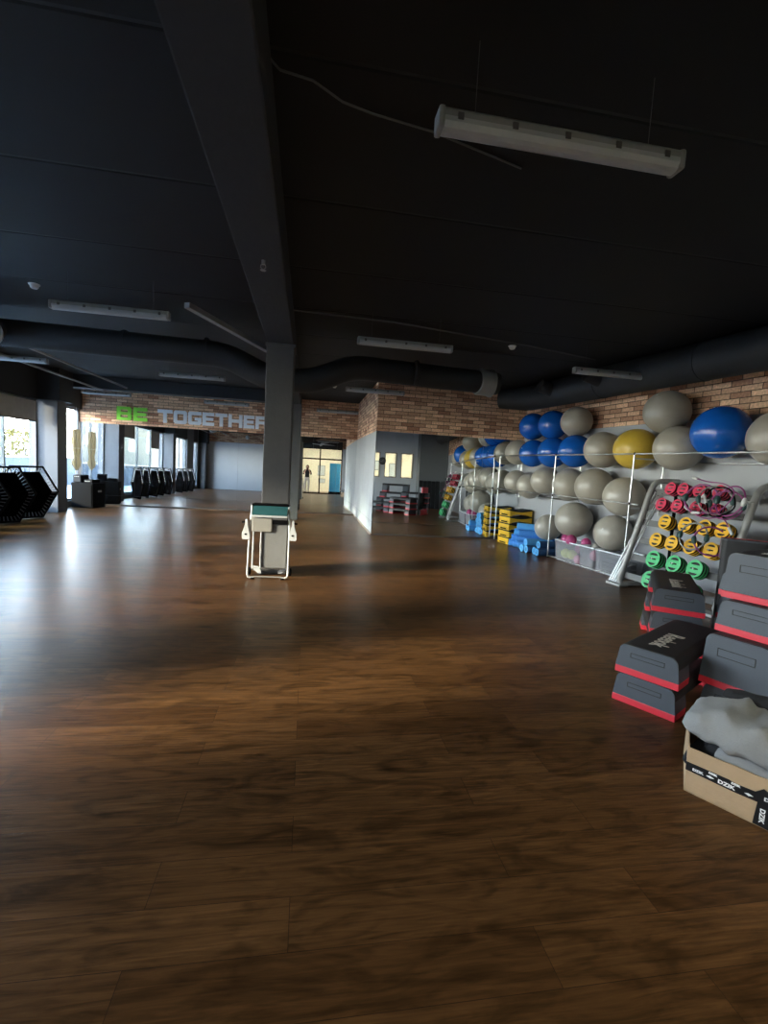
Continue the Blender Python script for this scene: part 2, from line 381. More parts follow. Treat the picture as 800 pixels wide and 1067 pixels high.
# window wall
wall('wall_left', (XW, YB - .2), (XW, .5), 0, ZC, .25, M['darkgrey'], 1); wall('wall_left_pier', (XW, 1.38), (XW, 2.75), 0, ZC, .25, M['darkgrey'], 1)
MB().box2((XW - .25, 2.75, 2.62), (XW, YF + .2, ZC)).box2((XW - .25, .5, 2.62), (XW, 1.38, ZC)).build('wall_left_lintel', M['dark']); struct(bpy.data.objects['wall_left_lintel'])
struct(MB().box2((XW - .25, 2.75, 0), (XW, YF + .2, .16)).box2((XW - .25, .5, 0), (XW, 1.38, .16)).build('wall_left_sill', M['darkgrey']))
pc = 0
for y0, y1 in ((12.31, 12.76), (6.25, 6.70), (-.35, .12)):
    struct(MB().box2((XW - .25, y0, .0), (-5.8, y1, 2.62), .006).build('pillar', M['pillar']))
    struct(MB().box2((XW - .0, y0 - .1, 2.62), (-5.7, y1 + .1, ZC)).build('pillar_head', M['dark']))
# beams and columns
struct(MB().box2((-.57, YB, 3.0), (-.24, YF, ZC), .012).build('ceiling_beam', M['beam']))
struct(MB().box2((XW, 12.95, 3.04), (-.24, 13.35, ZC), .01).build('ceiling_beam_far', M['dark']))
cb = MB().box2((-.575, 6.38, 0), (-.225, 6.78, 3.0), .012).build('column', M['column']); struct(cb)
struct(MB().box2((-.59, 6.365, 2.96), (-.21, 6.8, 3.0), .004).build('column_cap', M['column']))
struct(MB().box2((-.6, 12.6, 0), (-.21, 13.0, 3.0), .012).build('column_far', M['column']))
# wall behind the camera with the glazed door and three windows
def hole_wall(name, x0, x1, z0, z1, holes, y0, y1, m):
    mb = MB(); xs = sorted({x0, x1} | {h[0] for h in holes} | {h[1] for h in holes})
    for a, b in zip(xs, xs[1:]):
        hs = sorted([h for h in holes if h[0] <= a and h[1] >= b], key=lambda h: h[2]); z = z0
        for h in hs:
            if h[2] > z: mb.box2((a, y0, z), (b, y1, h[2]))
            z = h[3]
        if z < z1: mb.box2((a, y0, z), (b, y1, z1))
    return struct(mb.build(name, m))
DOOR = (-.36, 2.1, 0, 2.78)
WIN = [(2.75, 3.2, 1.3, 2.42), (3.4, 3.95, 1.3, 2.42), (4.15, 4.72, 1.3, 2.42)]
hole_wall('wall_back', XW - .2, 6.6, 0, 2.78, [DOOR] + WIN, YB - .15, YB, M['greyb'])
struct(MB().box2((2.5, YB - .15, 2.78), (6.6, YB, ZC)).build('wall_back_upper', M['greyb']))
struct(MB().box2((0, 0, 2.78), (2.5 - XW + .2, .15, ZC)).build('wall_back_brick', M['brick'], None, loc=(XW - .2, YB - .15, 0)))
struct(MB().box2((4.9, YB, 0), (6.2, YB + .5, ZC)).build('wall_back_shaded', M['darkgrey']))  # added dark block, its colour holds the shade of the right wall's end
# reception behind it
rc = MB()
rc.box2((-2.6, -4.4, 0), (6.6, -4.3, ZC)).box2((-2.7, -4.4, 0), (-2.6, YB - .15, ZC)).box2((6.6, -4.4, 0), (6.7, YB - .15, ZC))
struct(rc.build('wall_reception', M['rwall']))
for i, x in enumerate((-1.2, 1.0, 3.6, 5.2)):
    t = thing('ceiling_panel_light', f'lit square ceiling panel in the reception, {ORD[i]} from the glazed door side', 'ceiling light', (x, -1.9, ZC - .04), 0, 'reception ceiling panels')
    MB().box((0, 0, .02), (.9, .9, .04)).build('panel_frame', M['white'], t)
    MB().box((0, 0, -.004), (.82, .82, .012)).build('diffuser', M['lamp_on'], t)
# door_1
dr = bpy.data.objects.new('door_1', None); COL.objects.link(dr); dr.location = (0, YB - .08, 0); struct(dr)
f = MB()
for x in (-.33, .74, 2.07): f.box2((x - .035, -.03, 0), (x + .035, .03, 2.78))
f.box2((-.36, -.03, 2.08), (2.1, .03, 2.16)).box2((-.36, -.03, 2.72), (2.1, .03, 2.78)).box2((-.36, -.03, 0), (2.1, .03, .06))
f.build('door_frame', M['black'], dr)
MB().box2((-.30, -.004, .06), (.71, .004, 2.08)).build('door_glass', M['glass'], dr)
MB().box2((.77, -.004, .06), (2.04, .004, 2.08)).build('side_glass', M['glass'], dr)
MB().box2((-.30, -.004, 2.16), (2.04, .004, 2.72)).build('transom_glass', M['glass'], dr)
MB().tube([(.62, .03, .9), (.62, .07, .92), (.62, .07, 1.3), (.62, .03, 1.32)], .012).build('door_handle', M['steel'], dr)
for i, (x0, x1, z0, z1) in enumerate(WIN):
    w = bpy.data.objects.new(f'window_{5 + i}', None); COL.objects.link(w); w.location = (0, YB - .08, 0); struct(w)
    f = MB(); e = .04
    f.box2((x0, -.07, z0), (x0 + e, .09, z1)).box2((x1 - e, -.07, z0), (x1, .09, z1)).box2((x0, -.07, z0), (x1, .09, z0 + e)).box2((x0, -.07, z1 - e), (x1, .09, z1))
    f.build('window_frame', M['beige'], w); MB().box2((x0 + e, -.004, z0 + e), (x1 - e, .004, z1 - e)).build('pane', M['glass'], w)
# sign over the door with a pale swoosh emblem
t = thing('door_sign', 'dark sign board with pale swoosh emblem above the glazed door', 'sign', (.87, YB + .02, 2.98))
MB().box((0, 0, 0), (2.4, .04, .42), None, .006).build('board', M['sign'], t)
em = MB()
em.poly([(-.55, .04), (-.1, .02), (.0, .1), (.5, .13), (.12, .05), (.9, -.01), (.1, -.02), (-.05, -.11), (-.12, -.02), (-.5, .0)], [], .01, lambda u, v, w: (u - .1, .028 + w, v))
em.build('emblem', M['lgrey'], t)
# baseboards under the mirrors
struct(MB().box2((XW, YF - .025, 0), (XS - .01, YF + .01, .035)).build('baseboard_far', M['trim']))
struct(MB().box2((XS + .0, YS - .025, 0), (4.84, YS + .01, .035)).build('baseboard_front', M['trim']))
struct(MB().box2((XS - .02, YS, 0), (XS + .01, YF - .03, .035)).build('baseboard_side', M['pale']))
struct(MB().box2((0, -.02, 0), (11.3, 0, .06)).build('baseboard_right', M['pale'], None, loc=w0 - Nn * .001, rotz=RZ))

# mirrors: glued panels with a joint at 0.29 m, leaning back a hair at the top
TILT = math.radians(.62)
def mirror_wall(label, origin, ang, edges, dirz):
    t = thing('wall_mirror', label, 'mirror', origin, ang)
    for a, b in zip(edges, edges[1:]):
        for z0, z1 in ((.036, .287), (.292, ZM - .001)):
            mb = MB().box2((a + .0015, -.006, z0), (b - .0015, .0, z1))
            for v in mb.b.verts: v.co.y += v.co.z * math.tan(TILT) - .002
            mb.build('mirror_panel', M['mirror'], t)
    return t
mirror_wall('wide mirror under the brick band with the green and white letters', (XW, YF, 0), 0, [0, 1.35, 2.75, 4.15, 5.5, 6.3, 7.0, XS - XW], 1)
mirror_wall('mirror on the short wall that reflects the exercise balls', (XS, YS, 0), 0, [.008, .82, 1.62, 2.45, 3.39], 1)

# ------------------------------------------------------------------ windows and outdoors
def side_window(n, y0, y1, muls):
    w = bpy.data.objects.new(f'window_{n}', None); COL.objects.link(w); w.location = (XW - .12, 0, 0); struct(w)
    f = MB(); z0, z1, e = .16, 2.62, .05
    f.box2((-.04, y0, z0), (.04, y1, z0 + e)).box2((-.04, y0, z1 - e), (.04, y1, z1))
    for y in (y0 + e / 2, y1 - e / 2): f.box2((-.04, y - e / 2, z0), (.04, y + e / 2, z1))
    for y in muls: f.box2((-.035, y - .02, z0), (.035, y + .02, z1))
    f.build('window_frame', M['alu'], w)
    ys = [y0 + e] + list(muls) + [y1 - e]
    for a, b in zip(ys, ys[1:]): MB().box2((-.004, a + .01, z0 + e), (.004, b - .01, z1 - e)).build('pane', M['glass'], w)
side_window(1, 12.76, YF, [13.6]); side_window(2, 6.70, 12.31, [11.1, 9.75, 8.25]); side_window(3, 2.75, 6.25, [3.9, 5.05]); side_window(4, .5, 1.38, [])
for (y0, y1, z, n) in ((10.2, 12.2, 2.12, 'wide beige roller blind pulled partly down beside the pillar'), (7.3, 8.4, 1.9, 'narrow beige roller blind pulled partly down beyond the black trampolines')):
    t = thing('roller_blind', n, 'blind', (XW - .05, (y0 + y1) / 2, z))
    MB().box2((-.003, (y0 - y1) / 2, 0), (.003, (y1 - y0) / 2, 2.56 - z)).build('blind_cloth', M['blind'], t)
    MB().cyl((0, (y0 - y1) / 2, 2.585 - z), (0, (y1 - y0) / 2, 2.585 - z), .028).build('blind_roller', M['alu'], t)
    MB().box2((-.01, (y0 - y1) / 2, -.025), (.01, (y1 - y0) / 2, 0)).build('bottom_bar', M['alu'], t)
struct(MB().box2((-60, -30, -.3), (XW - .25, 70, -.15)).build('ground_terrace', M['terrace']))
struct(MB().box2((-11.2, -30, -.15), (-11, 70, 1.1)).build('wall_parapet', M['bluew']))
struct(MB().box2((-11.25, -30, 1.1), (-10.95, 70, 1.15)).build('wall_parapet_coping', M['alu']))
bt = thing('building', 'pale cream rendered building beyond the terrace wall', 'building', (-17, -24, -.15))
MB().box2((-2, -24, 0), (0, 14, 6.4)).build('building_wall', M['cream'], bt)
MB().box2((-2.1, -24, 6.4), (.1, 14.1, 6.6)).build('roof_edge', M['alu'], bt)
for yy in (-14, -8, -3, 2, 7, 11):
    w = MB().box2((-.02, yy, 2.6), (.03, yy + 1.6, 4.2)).build('window_frame', M['alu'], bt); MB().box2((.03, yy + .1, 2.7), (.04, yy + 1.5, 4.1)).build('pane', M['glass'], w)
bs = thing('bush', 'yellow green bush outside beyond the terrace wall', 'bush', (-13.5, 25.5, -.15))
MB().tube([(0, 0, 0), (.1, 0, .8), (0, .1, 1.9)], [.07, .05, .03], 8).build('stem', M['trim'], bs)
lf = MB(); rnd = random.Random(3)
for k in range(900):
    th, ph = rnd.uniform(0, 2 * PI), math.acos(rnd.uniform(-1, 1)); r = rnd.uniform(.5, 1.0) ** .5
    c = Vector((1.1 * r * math.sin(ph) * math.cos(th), 1.9 * r * math.sin(ph) * math.sin(th), 1.75 + .85 * r * math.cos(ph)))
    a = Vector((rnd.gauss(0, 1), rnd.gauss(0, 1), rnd.gauss(0, 1))).normalized(); b = a.orthogonal().normalized(); q = .1
    lf.b.faces.new([lf.b.verts.new(c + v) for v in (a * q, b * q * .55, -a * q, -b * q * .55)])
lf.build('foliage', M['bush'], bs, recalc=False)
pr = thing('tied_curtain', 'gathered beige curtain hanging in the end window above the speaker cabinet', 'curtain', (-6.1, 13.92, 0))
def gathered(z0, z1):
    mb = MB(); rings = []
    for q in range(15):
        u = q / 14; z = z1 + (z0 - z1) * u; w = .11 + .055 * math.sin(PI * min(1, u * 1.35 + .12)) if u < .78 else .16 * (1 - ((u - .78) / .22) ** 2) + .012
        rings.append([mb.b.verts.new((.45 * w * (1 + .18 * math.cos(9 * a)) * math.cos(a), w * (1 + .18 * math.cos(9 * a)) * math.sin(a), z)) for a in [2 * PI * k / 54 for k in range(54)]])
    for A_, B_ in zip(rings, rings[1:]):
        for k in range(54): mb.b.faces.new((A_[k], A_[(k + 1) % 54], B_[(k + 1) % 54], B_[k]))
    mb.b.faces.new(rings[0]); mb.b.faces.new(rings[-1][::-1]); return mb
gathered(.95, 2.05).build('curtain_cloth', M['parasol'], pr, True)
MB().cyl((0, 0, 2.04), (0, 0, 2.62), .006, 8).build('cord', M['white'], pr, True)
MB().tube([(.075 * math.cos(2 * PI * k / 20), .15 * math.sin(2 * PI * k / 20), 1.55) for k in range(20)], .008, 8, True).build('tie', M['white'], pr, True)
# ------------------------------------------------------------------ things on the ceiling
def lamp(loc, label, L=1.17):
    t = thing('strip_light', label, 'ceiling lamp', loc, 0, 'unlit strip lights on the black ceiling')
    MB().sweep([(-.036, .0), (.036, .0), (.036, .032), (.026, .046), (-.026, .046), (-.036, .032)], -L / 2, L / 2, lambda x, y, z: (y, x, z)).build('housing', M['lampw'], t)
    MB().sweep([(-.042, .004), (-.042, -.016), (-.032, -.038), (-.014, -.047), (.014, -.047), (.032, -.038), (.042, -.016), (.042, .004)], -L / 2 + .02, L / 2 - .02, lambda x, y, z: (y, x, z)).build('diffuser', M['lampd'], t)
    for s in (-1, 1):
        MB().box((s * (L / 2 - .008), 0, -.0), (.03, .092, .086), None, .012).build('end_cap', M['lampw'], t)
        MB().cyl((s * L * .36, 0, .04), (s * L * .36, 0, ZC - loc[2]), .0016, 6).build('suspension_wire', M['cable'], t)
    for k in range(5):
        x = -L / 2 + .09 + k * (L - .18) / 4
        for s in ((-1, 1) if loc[1] < 3 else (-1,)): MB().box((x, s * .042, .008), (.026, .006, .028)).build('clip', M['clip'], t)
    return t
lz = 3.0
lamp((1.08, 2.15, lz), 'big unlit strip light hanging nearest above the middle of the floor')
for loc, lb in [((1.12, 5.86, lz), 'unlit strip light right of the ceiling beam, second row from the camera'),
                ((-2.13, 5.65, lz), 'unlit strip light left of the ceiling beam, second row from the camera'),
                ((1.27, 9.57, lz), 'unlit strip light just in front of the brick corner above the return mirror'),
                ((-2.2, 9.59, lz), 'unlit strip light left of the grey column, beyond the round duct'),
                ((4.2, 6.3, lz), 'unlit strip light beside the fat duct above the ball rack'),
                ((-5.1, 9.26, lz), 'unlit strip light above the first window, by the round vent'),
                ((-5.2, 13.5, lz), 'unlit strip light at the brick wall just left of the green letters'),
                ((-2.25, 13.75, lz), 'unlit strip light above the white letters'),
                ((.78, 13.75, lz), 'unlit strip light on thin wires in front of the brick band beyond the column')]:
    lamp(loc, lb)
for loc, lb in [((-3.15, 6.2, ZC), 'white smoke detector left of the beam above the nearer strip light'), ((2.85, 6.7, ZC), 'white smoke detector on the ceiling right of the beam'), ((.55, 11.5, ZC), 'tiny white smoke detector above the far doorway reflection')]:
    t = thing('smoke_detector', lb, 'smoke detector', loc, 0, 'smoke detectors on the black ceiling')
    MB().lathe([(.0, -.012), (.055, -.012), (.06, 0), (0, 0)], seg=20).build('base', M['white'], t, True)
    MB().lathe([(0, -.05), (.03, -.048), (.042, -.035), (.045, -.012), (0, -.012)], seg=20).build('sensor_head', M['white'], t, True)
# round duct crossing the room: straight, a dip below the beam behind the column, straight again
def duct_path(pts, n=8):
    out = []
    for i, p in enumerate(pts):
        p = Vector(p)
        if 0 < i < len(pts) - 1:
            a, c = Vector(pts[i - 1]), Vector(pts[i + 1]); d0 = (a - p).normalized() * .22; d1 = (c - p).normalized() * .22
            for k in range(n + 1):
                u = k / n; out.append((p + d0) * (1 - u) ** 2 + p * 2 * u * (1 - u) + (p + d1) * u * u)
        else: out.append(p)
    return out
t = thing('air_duct', 'dark round duct crossing the room and dipping under the beam behind the column', 'air duct', (0, 7.4, 0))
MB().tube(duct_path([(-5.6, 0, 3.05), (-1.25, 0, 3.0), (-.62, 0, 2.72), (.0, 0, 2.72), (.62, 0, 2.99), (3.05, .3, 2.99)]), .18, 24).build('duct_pipe', M['duct'], t, True)
for x in (-4.2, -2.6, -1.5, 1.6): MB().tube([(x - .02, 0, 3.03 if x < 0 else 2.99), (x + .02, 0, 3.03 if x < 0 else 2.99)], .188, 24).build('joint_band', M['duct'], t, True)
MB().tube([(2.68, .24, 2.99), (2.72, .25, 2.99), (2.9, .28, 2.98), (2.95, .285, 2.98)], [.2, .215, .205, .225], 24).build('flexible_sleeve', M['lampw'], t, True)
bd = thing('air_duct', 'fat dark duct running along the right wall above the bricks', 'air duct', RW(0, .12, 3.085), RZ)
MB().tube([(-1.75, -.35, .02), (-1.45, -.12, .01), (-1.15, 0, 0), (7.5, 0, 0)], [.2, .23, .25, .25], 28).build('duct_pipe', M['duct'], bd, True)
for x in (.9, 2.7, 4.6): MB().tube([(x - .02, 0, 0), (x + .02, 0, 0)], .256, 28).build('joint_band', M['duct'], bd, True)
for x in (-.2, 1.05):
    sp = MB().tube([(x, -.15, .0), (x - .05, -.42, .08)], .12, 20).build('spigot', M['duct'], bd, True); MB().tube([(x - .05, -.415, .079), (x - .053, -.43, .084)], .108, 20).build('spigot_opening', M['blackm'], sp, True)
# pipes by the windows
for x, z, lb in ((-5.05, 3.0, 'lower thin grey pipe along the ceiling above the windows'), (-4.5, 3.1, 'upper thin grey pipe along the ceiling, further from the windows')):
    t = tag(MB().tube([(x, 1.0, z), (x, 12.9, z)], .022, 8).build('ceiling_pipe', M['lampw'], None, True), lb, 'pipe')
# round vent at the duct end
vt = thing('round_vent', 'round metal air vent below the duct above the first window', 'vent', (-4.1, 7.02, 2.93), 0)
MX = Matrix.Rotation(PI / 2, 3, 'X')
MB().lathe([(.0, .0), (.13, .0), (.15, .02), (.17, .06), (.19, .05), (.16, -.02), (.0, -.04)], M3=MX, seg=24).build('outer_ring', M['steelg'], vt, True)
MB().lathe([(.0, .09), (.05, .085), (.075, .05), (.08, .0), (.0, .0)], M3=MX, seg=20).build('centre_cone', M['steelg'], vt, True)
MB().cyl((0, 0, 0), (0, .2, .1), .1, 16).build('neck', M['duct'], vt, True)
# slanted channel by the column, cable loops, sprinkler
q0, q1 = Vector((-1.36, 5.62, 3.13)), Vector((-.62, 7.1, 3.055)); d = q1 - q0
tag(MB().box((d.length / 2, 0, 0), (d.length, .075, .06), None, .006).build('cable_channel', M['lampw'], None, loc=q0), 'pale slanted cable channel on the ceiling left of the column', 'cable channel')
bpy.data.objects['cable_channel'].rotation_euler = d.to_track_quat('X', 'Z').to_euler()
tag(MB().tube([(-.25, 2.42, 3.33), (-.2, 2.44, 3.3), (-.05, 2.5, 3.325), (.1, 2.58, 3.31), (.26, 2.66, 3.335), (.6, 2.72, 3.34), (1.2, 2.9, 3.343)], .006, 6).build('ceiling_cable', M['cable'], None, True), 'thin loose cable hanging along the ceiling beside the beam', 'cable')
tag(MB().tube([(-.25, 6.0, 3.31), (1.0, 6.1, 3.325), (3.0, 6.5, 3.32), (4.3, 6.9, 3.33)], .01, 6).build('ceiling_conduit', M['cable'], None, True), 'thin dark conduit across the ceiling towards the right wall', 'conduit')
sk = thing('sprinkler', 'small metal sprinkler head under the beam', 'sprinkler', (-.39, 3.85, 3.0))
MB().cyl((0, 0, 0), (0, 0, -.03), .014, 10).build('thread', M['steelg'], sk, True); MB().tube([(-.014, 0, -.03), (-.02, 0, -.05), (0, 0, -.07), (.02, 0, -.05), (.014, 0, -.03)], .004, 6).build('yoke', M['steelg'], sk, True); MB().cyl((0, 0, -.07), (0, 0, -.074), .022, 14).build('deflector', M['steelg'], sk, True)
sp = thing('security_camera', 'white dome speaker high on the back wall, reflected in the wide mirror', 'loudspeaker', (-3.55, YB + .0, 3.12))
MB().box((0, .05, 0), (.06, .1, .06), None, .01).build('bracket', M['white'], sp); MB().lathe([(0, .13), (.08, .1), (.12, .03), (.12, -.03), (.07, -.1), (0, -.12)], (0, .17, 0), 18).build('dome', M['white'], sp, True)
sp.name = 'wall_speaker'

# ------------------------------------------------------------------ letters
def letter(ch, w, h, m, label, x, z, s=.096):
    P = []
    def R(x0, z0, x1, z1): P.append([(x0, z0), (x1, z0), (x1, z1), (x0, z1)])
    c = s * .45
    if ch == 'T': R(0, h - s, w, h); R(w / 2 - s / 2, 0, w / 2 + s / 2, h - s)
    if ch in 'EBRH': R(0, 0, s, h)
    if ch == 'E': R(s, h - s, w, h); R(s, 0, w, s); R(s, h / 2 - s * .45, w * .93, h / 2 + s * .45)
    if ch == 'H': R(w - s, 0, w, h); R(s, h / 2 - s * .5, w - s, h / 2 + s * .5)
    if ch == 'B':
        R(s, h - s * .8, w - s, h); R(s, 0, w - s, s * .8); R(s, h / 2 - s * .4, w - s, h / 2 + s * .4)
        P.append([(w - s, 0), (w - c, 0), (w, c), (w, h / 2 - c * .6), (w - c * .6, h / 2), (w - s, h / 2)]); P.append([(w - s, h / 2), (w - c * .6, h / 2), (w, h / 2 + c * .6), (w, h - c), (w - c, h), (w - s, h)])
    if ch == 'R':
        R(s, h - s, w - s, h); R(s, h * .38, w - s, h * .38 + s * .9)
        P.append([(w - s, h * .38), (w - c, h * .38), (w, h * .38 + c), (w, h - c), (w - c, h), (w - s, h)]); P.append([(w - s * 1.25, h * .38), (w - s * .15, h * .38), (w, 0), (w - s * 1.1, 0)])
    if ch in 'OG':
        P.append([(c, 0), (s, 0), (s, h), (c, h), (0, h - c), (0, c)]); R(s, h - s, w - s, h); R(s, 0, w - s, s)
        if ch == 'O': P.append([(w - s, 0), (w - c, 0), (w, c), (w, h - c), (w - c, h), (w - s, h)])
        else:
            P.append([(w - s, 0), (w - c, 0), (w, c), (w, h * .55), (w - s, h * .55)]); R(w * .5, h * .55 - s * .85, w - s, h * .55); R(w - s, h - s, w, h)
    mb = MB()
    for p in P: mb.poly(p, [], .03, lambda u, v, q: (u, -.016 + q, v))
    o = mb.build('wall_letter', m, None, loc=(x, YF - .001, z)); tag(o, label, 'letter', 'raised letters on the brick band')
zl = 2.40
letter('B', .38, .37, M['green'], 'lime green letter B on the brick band', -5.26, zl); letter('E', .36, .37, M['green'], 'lime green letter E on the brick band', -4.83, zl)
xl = -4.2
for ch, w, lb in [('T', .395, 'first white letter T, at the start of the long word'), ('O', .357, 'white letter O'), ('G', .357, 'white letter G'), ('E', .32, 'white letter E between G and T'), ('T', .33, 'second white letter T, between E and H'), ('H', .39, 'white letter H'), ('E', .305, 'white letter E between H and R'), ('R', .36, 'white letter R partly hidden behind the column')]:
    letter(ch, w, .37, M['lgrey'], lb + ' on the brick band', xl, zl); xl += w + .03

# ------------------------------------------------------------------ ball rack and balls
rk = thing('ball_rack', 'long steel tube rack of rails along the right wall holding exercise balls', 'rack', RW(0, 0), RZ)
S0, S1, S2, S3 = -1.97, 0., 1.83, 3.9
for s in (S0, S1, S2, S3):
    MB().cyl((s, 0, 0), (s, 0, 1.915), .0125).build('pole', M['steel'], rk, True)
    MB().cyl((s, .56, 1.0), (s, .56, 1.86), .0125).build('pole', M['steel'], rk, True)
    MB().tube([(s, 0, 1.84), (s, .56, 1.84)], .011, 8).build('cross_bar', M['steel'], rk, True)
    if s < 2: MB().tube([(s, 0, 1.10), (s, .56, 1.10)], .011, 8).build('cross_bar', M['steel'], rk, True)
for y, z, e in ((0, 1.905, 4.3), (0, 1.168, 1.99), (.56, 1.80, 4.3), (.56, 1.06, 1.99), (0, .035, S2)):
    MB().cyl((S0 if z > .1 else S1, y, z), (e, y, z), .0125, 10).build('rail', M['steel'], rk, True)
for s in (S0, S1, S2):
    for z in (1.905, 1.168): MB().lathe([(0, .022), (.014, .02), (.022, 0), (.014, -.02), (0, -.022)], (s, 0, z), 14).build('joint', M['chrome'], rk, True)
    MB().lathe([(0, .012), (.02, .012), (.028, 0), (0, 0)], (s, 0, .0), 14).build('foot', M['black'], rk, True)

def ball_mesh():
    mb = MB(); prof = []
    n = 40
    for i in range(n + 1):
        a = -PI / 2 + PI * i / n; r = 1.0
        if abs(a) < 1.2: r += .0035 * (1 if (i % 4 == 0) else 0)
        prof.append((max(0, r * math.cos(a)) if 0 < i < n else 0, r * math.sin(a)))
    mb.lathe(prof, seg=64); return mb
_bm = {}
def ball(col, s, o, z, r, label, group='exercise balls on the rack', seed=[0]):
    seed[0] += 1; rr = random.Random(seed[0])
    t = thing('exercise_ball', label, 'exercise ball', RW(s, o, z), RZ, group)
    if col not in _bm:
        b = ball_mesh().build('ball_shell', M[col], t, True); _bm[col] = b.data
    else:
        b = bpy.data.objects.new('ball_shell', _bm[col]); COL.objects.link(b); b.parent = t
    b.scale = (r, r, r * .965); b.rotation_euler = (rr.uniform(-.5, .5), rr.uniform(-.5, .5), rr.uniform(0, 6))
    th = rr.uniform(.2, 1.3); ph = rr.choice([-1.9, -1.3, 2.2, -2.4, -1.6]); dd = Vector((math.sin(th) * math.cos(ph), math.sin(th) * math.sin(ph), math.cos(th)))
    q = Vector((dd.x * r, dd.y * r, dd.z * r * .965))
    MB().cyl(q * .985, q * 1.008, .012, 12).build('valve_plug', M['bplug'], t, True)
T, R1, R2, R3 = 'stacked on the balls of the top rail', 'on the top rail', 'on the middle rail', 'under the middle rail'
for c, s, o, z, r, lb in [
    ('bblue', -1.30, .32, 2.53, .285, 'upper blue exercise ball at the top left, nearest the short mirror'), ('bblue', -.62, .32, 2.52, .285, 'upper blue exercise ball next to the upper grey ball in the corner group'),
    ('bgrey', .06, .325, 2.53, .28, 'upper grey exercise ball beside the two upper blue balls'), ('bgrey', -1.78, .31, 2.0, .28, 'grey exercise ball at the mirror end of the top rail'),
    ('bblue', -1.18, .30, 1.965, .29, 'lower blue exercise ball on the top rail, first of three from the mirror'), ('bblue', -.52, .30, 1.975, .30, 'lower blue exercise ball on the top rail, middle of three'),
    ('bblue', .14, .30, 1.99, .305, 'lower blue exercise ball on the top rail next to a grey ball, last of three'), ('bgrey', .83, .30, 2.0, .31, 'grey exercise ball on the top rail between the blue and the mustard ball'),
    ('byel', 1.53, .30, 2.0, .32, 'mustard yellow exercise ball on the top rail'), ('bgrey', 2.29, .295, 1.995, .32, 'grey exercise ball on the top rail between the mustard and the big blue ball'),
    ('bgrey', 2.03, .30, 2.52, .31, 'dark grey exercise ball perched in the upper layer above the mustard ball'), ('bblue', 2.93, .24, 2.175, .34, 'biggest blue exercise ball, above the weight plate rack'),
    ('bgrey', 3.62, .28, 2.08, .33, 'grey exercise ball right of the biggest blue ball, cut by the picture edge'),
    ('bgrey', -1.72, .29, 1.345, .265, 'grey exercise ball on the middle rail, first from the mirror'), ('bgrey', -1.18, .29, 1.285, .275, 'grey exercise ball on the middle rail sitting low, second from the mirror'),
    ('bgrey', -.61, .25, 1.415, .285, 'grey exercise ball on the middle rail, third from the mirror, left of the pole'), ('bgrey', .07, .29, 1.376, .31, 'grey exercise ball on the middle rail just right of the middle pole'),
    ('bgrey', .73, .28, 1.372, .32, 'grey exercise ball on the middle rail, second from the plate rack'), ('bgrey', 1.40, .30, 1.25, .32, 'grey exercise ball on the middle rail nearest the plate rack'),
    ('bgrey', -.47, .31, .50, .265, 'grey exercise ball lowest of all, behind the blue foam rollers'), ('bgrey', .30, .27, .745, .33, 'grey exercise ball above the clear tub with magenta balls'),
    ('bgrey', 1.25, .29, .645, .30, 'grey exercise ball resting on the clear tub of dark mats')]:
    ball(c, s, o, z, r, lb)

# ------------------------------------------------------------------ tubs and small balls
def tub(s0, s1, o0, o1, h, label):
    c = RW((s0 + s1) / 2, (o0 + o1) / 2); L, W = s1 - s0, o1 - o0
    t = thing('storage_tub', label, 'storage tub', c, RZ, 'clear plastic tubs under the rack')
    mb = MB(); a, b = L / 2 - .035, W / 2 - .035
    def ring(l, w, z): return [(l * sx, w * sy, z) for sx, sy in ((-1, -1), (1, -1), (1, 1), (-1, 1))]
    lo, up, li, ui = [[mb.b.verts.new(p) for p in R_] for R_ in (ring(a, b, .004), ring(L / 2 - .006, W / 2 - .006, h), ring(a - .004, b - .004, .008), ring(L / 2 - .010, W / 2 - .010, h))]
    for k in range(4):
        j = (k + 1) % 4
        mb.b.faces.new((lo[k], lo[j], up[j], up[k])); mb.b.faces.new((li[j], li[k], ui[k], ui[j])); mb.b.faces.new((up[k], up[j], ui[j], ui[k]))
    mb.b.faces.new(lo[::-1]); mb.b.faces.new(li)
    mb.build('tub_body', M['tub'], t)
    mb = MB(); e = .012
    mb.box((0, -W / 2 + e / 2, h), (L, e, .018)).box((0, W / 2 - e / 2, h), (L, e, .018)).box((-L / 2 + e / 2, 0, h), (e, W, .018)).box((L / 2 - e / 2, 0, h), (e, W, .018))
    mb.build('rim', M['tublid'], t); return t
tub(.20, .86, -.02, .44, .37, 'clear tub with magenta, pink and lime balls, beside the middle pole')
tub(.875, 1.24, -.04, .42, .38, 'clear middle tub with a pink ball inside')
tub(1.25, 1.82, -.03, .43, .38, 'clear tub with dark folded mats, nearest the plate rack')
def small_ball(m, s, o, z, r, label):
    t = thing('gymnastics_ball', label, 'ball', RW(s, o, z), RZ, 'small balls in the tubs')
    MB().lathe([(r * math.cos(-PI / 2 + PI * i / 14) if 0 < i < 14 else 0, r * math.sin(-PI / 2 + PI * i / 14)) for i in range(15)], seg=24).build('ball_shell', M[m], t, True)
    MB().cyl((0, -r * .985, 0), (0, -r * 1.01, 0), .006, 8).build('valve_plug', M['bplug'], t)
small_ball('pink', .33, .12, .40, .085, 'magenta ball on top of the tub, nearer the middle pole'); small_ball('pink', .56, .05, .415, .095, 'larger magenta ball on top of the tub, at the front'); small_ball('pink', .76, .2, .40, .085, 'magenta ball at the back of the tub by the grey ball')
small_ball('lime', .36, .12, .14, .085, 'lime ball inside the tub, nearer the middle pole'); small_ball('lime', .56, .1, .15, .085, 'lime ball inside the tub, middle one'); small_ball('lpink', .74, .10, .10, .085, 'pink ball at the bottom of the first tub')
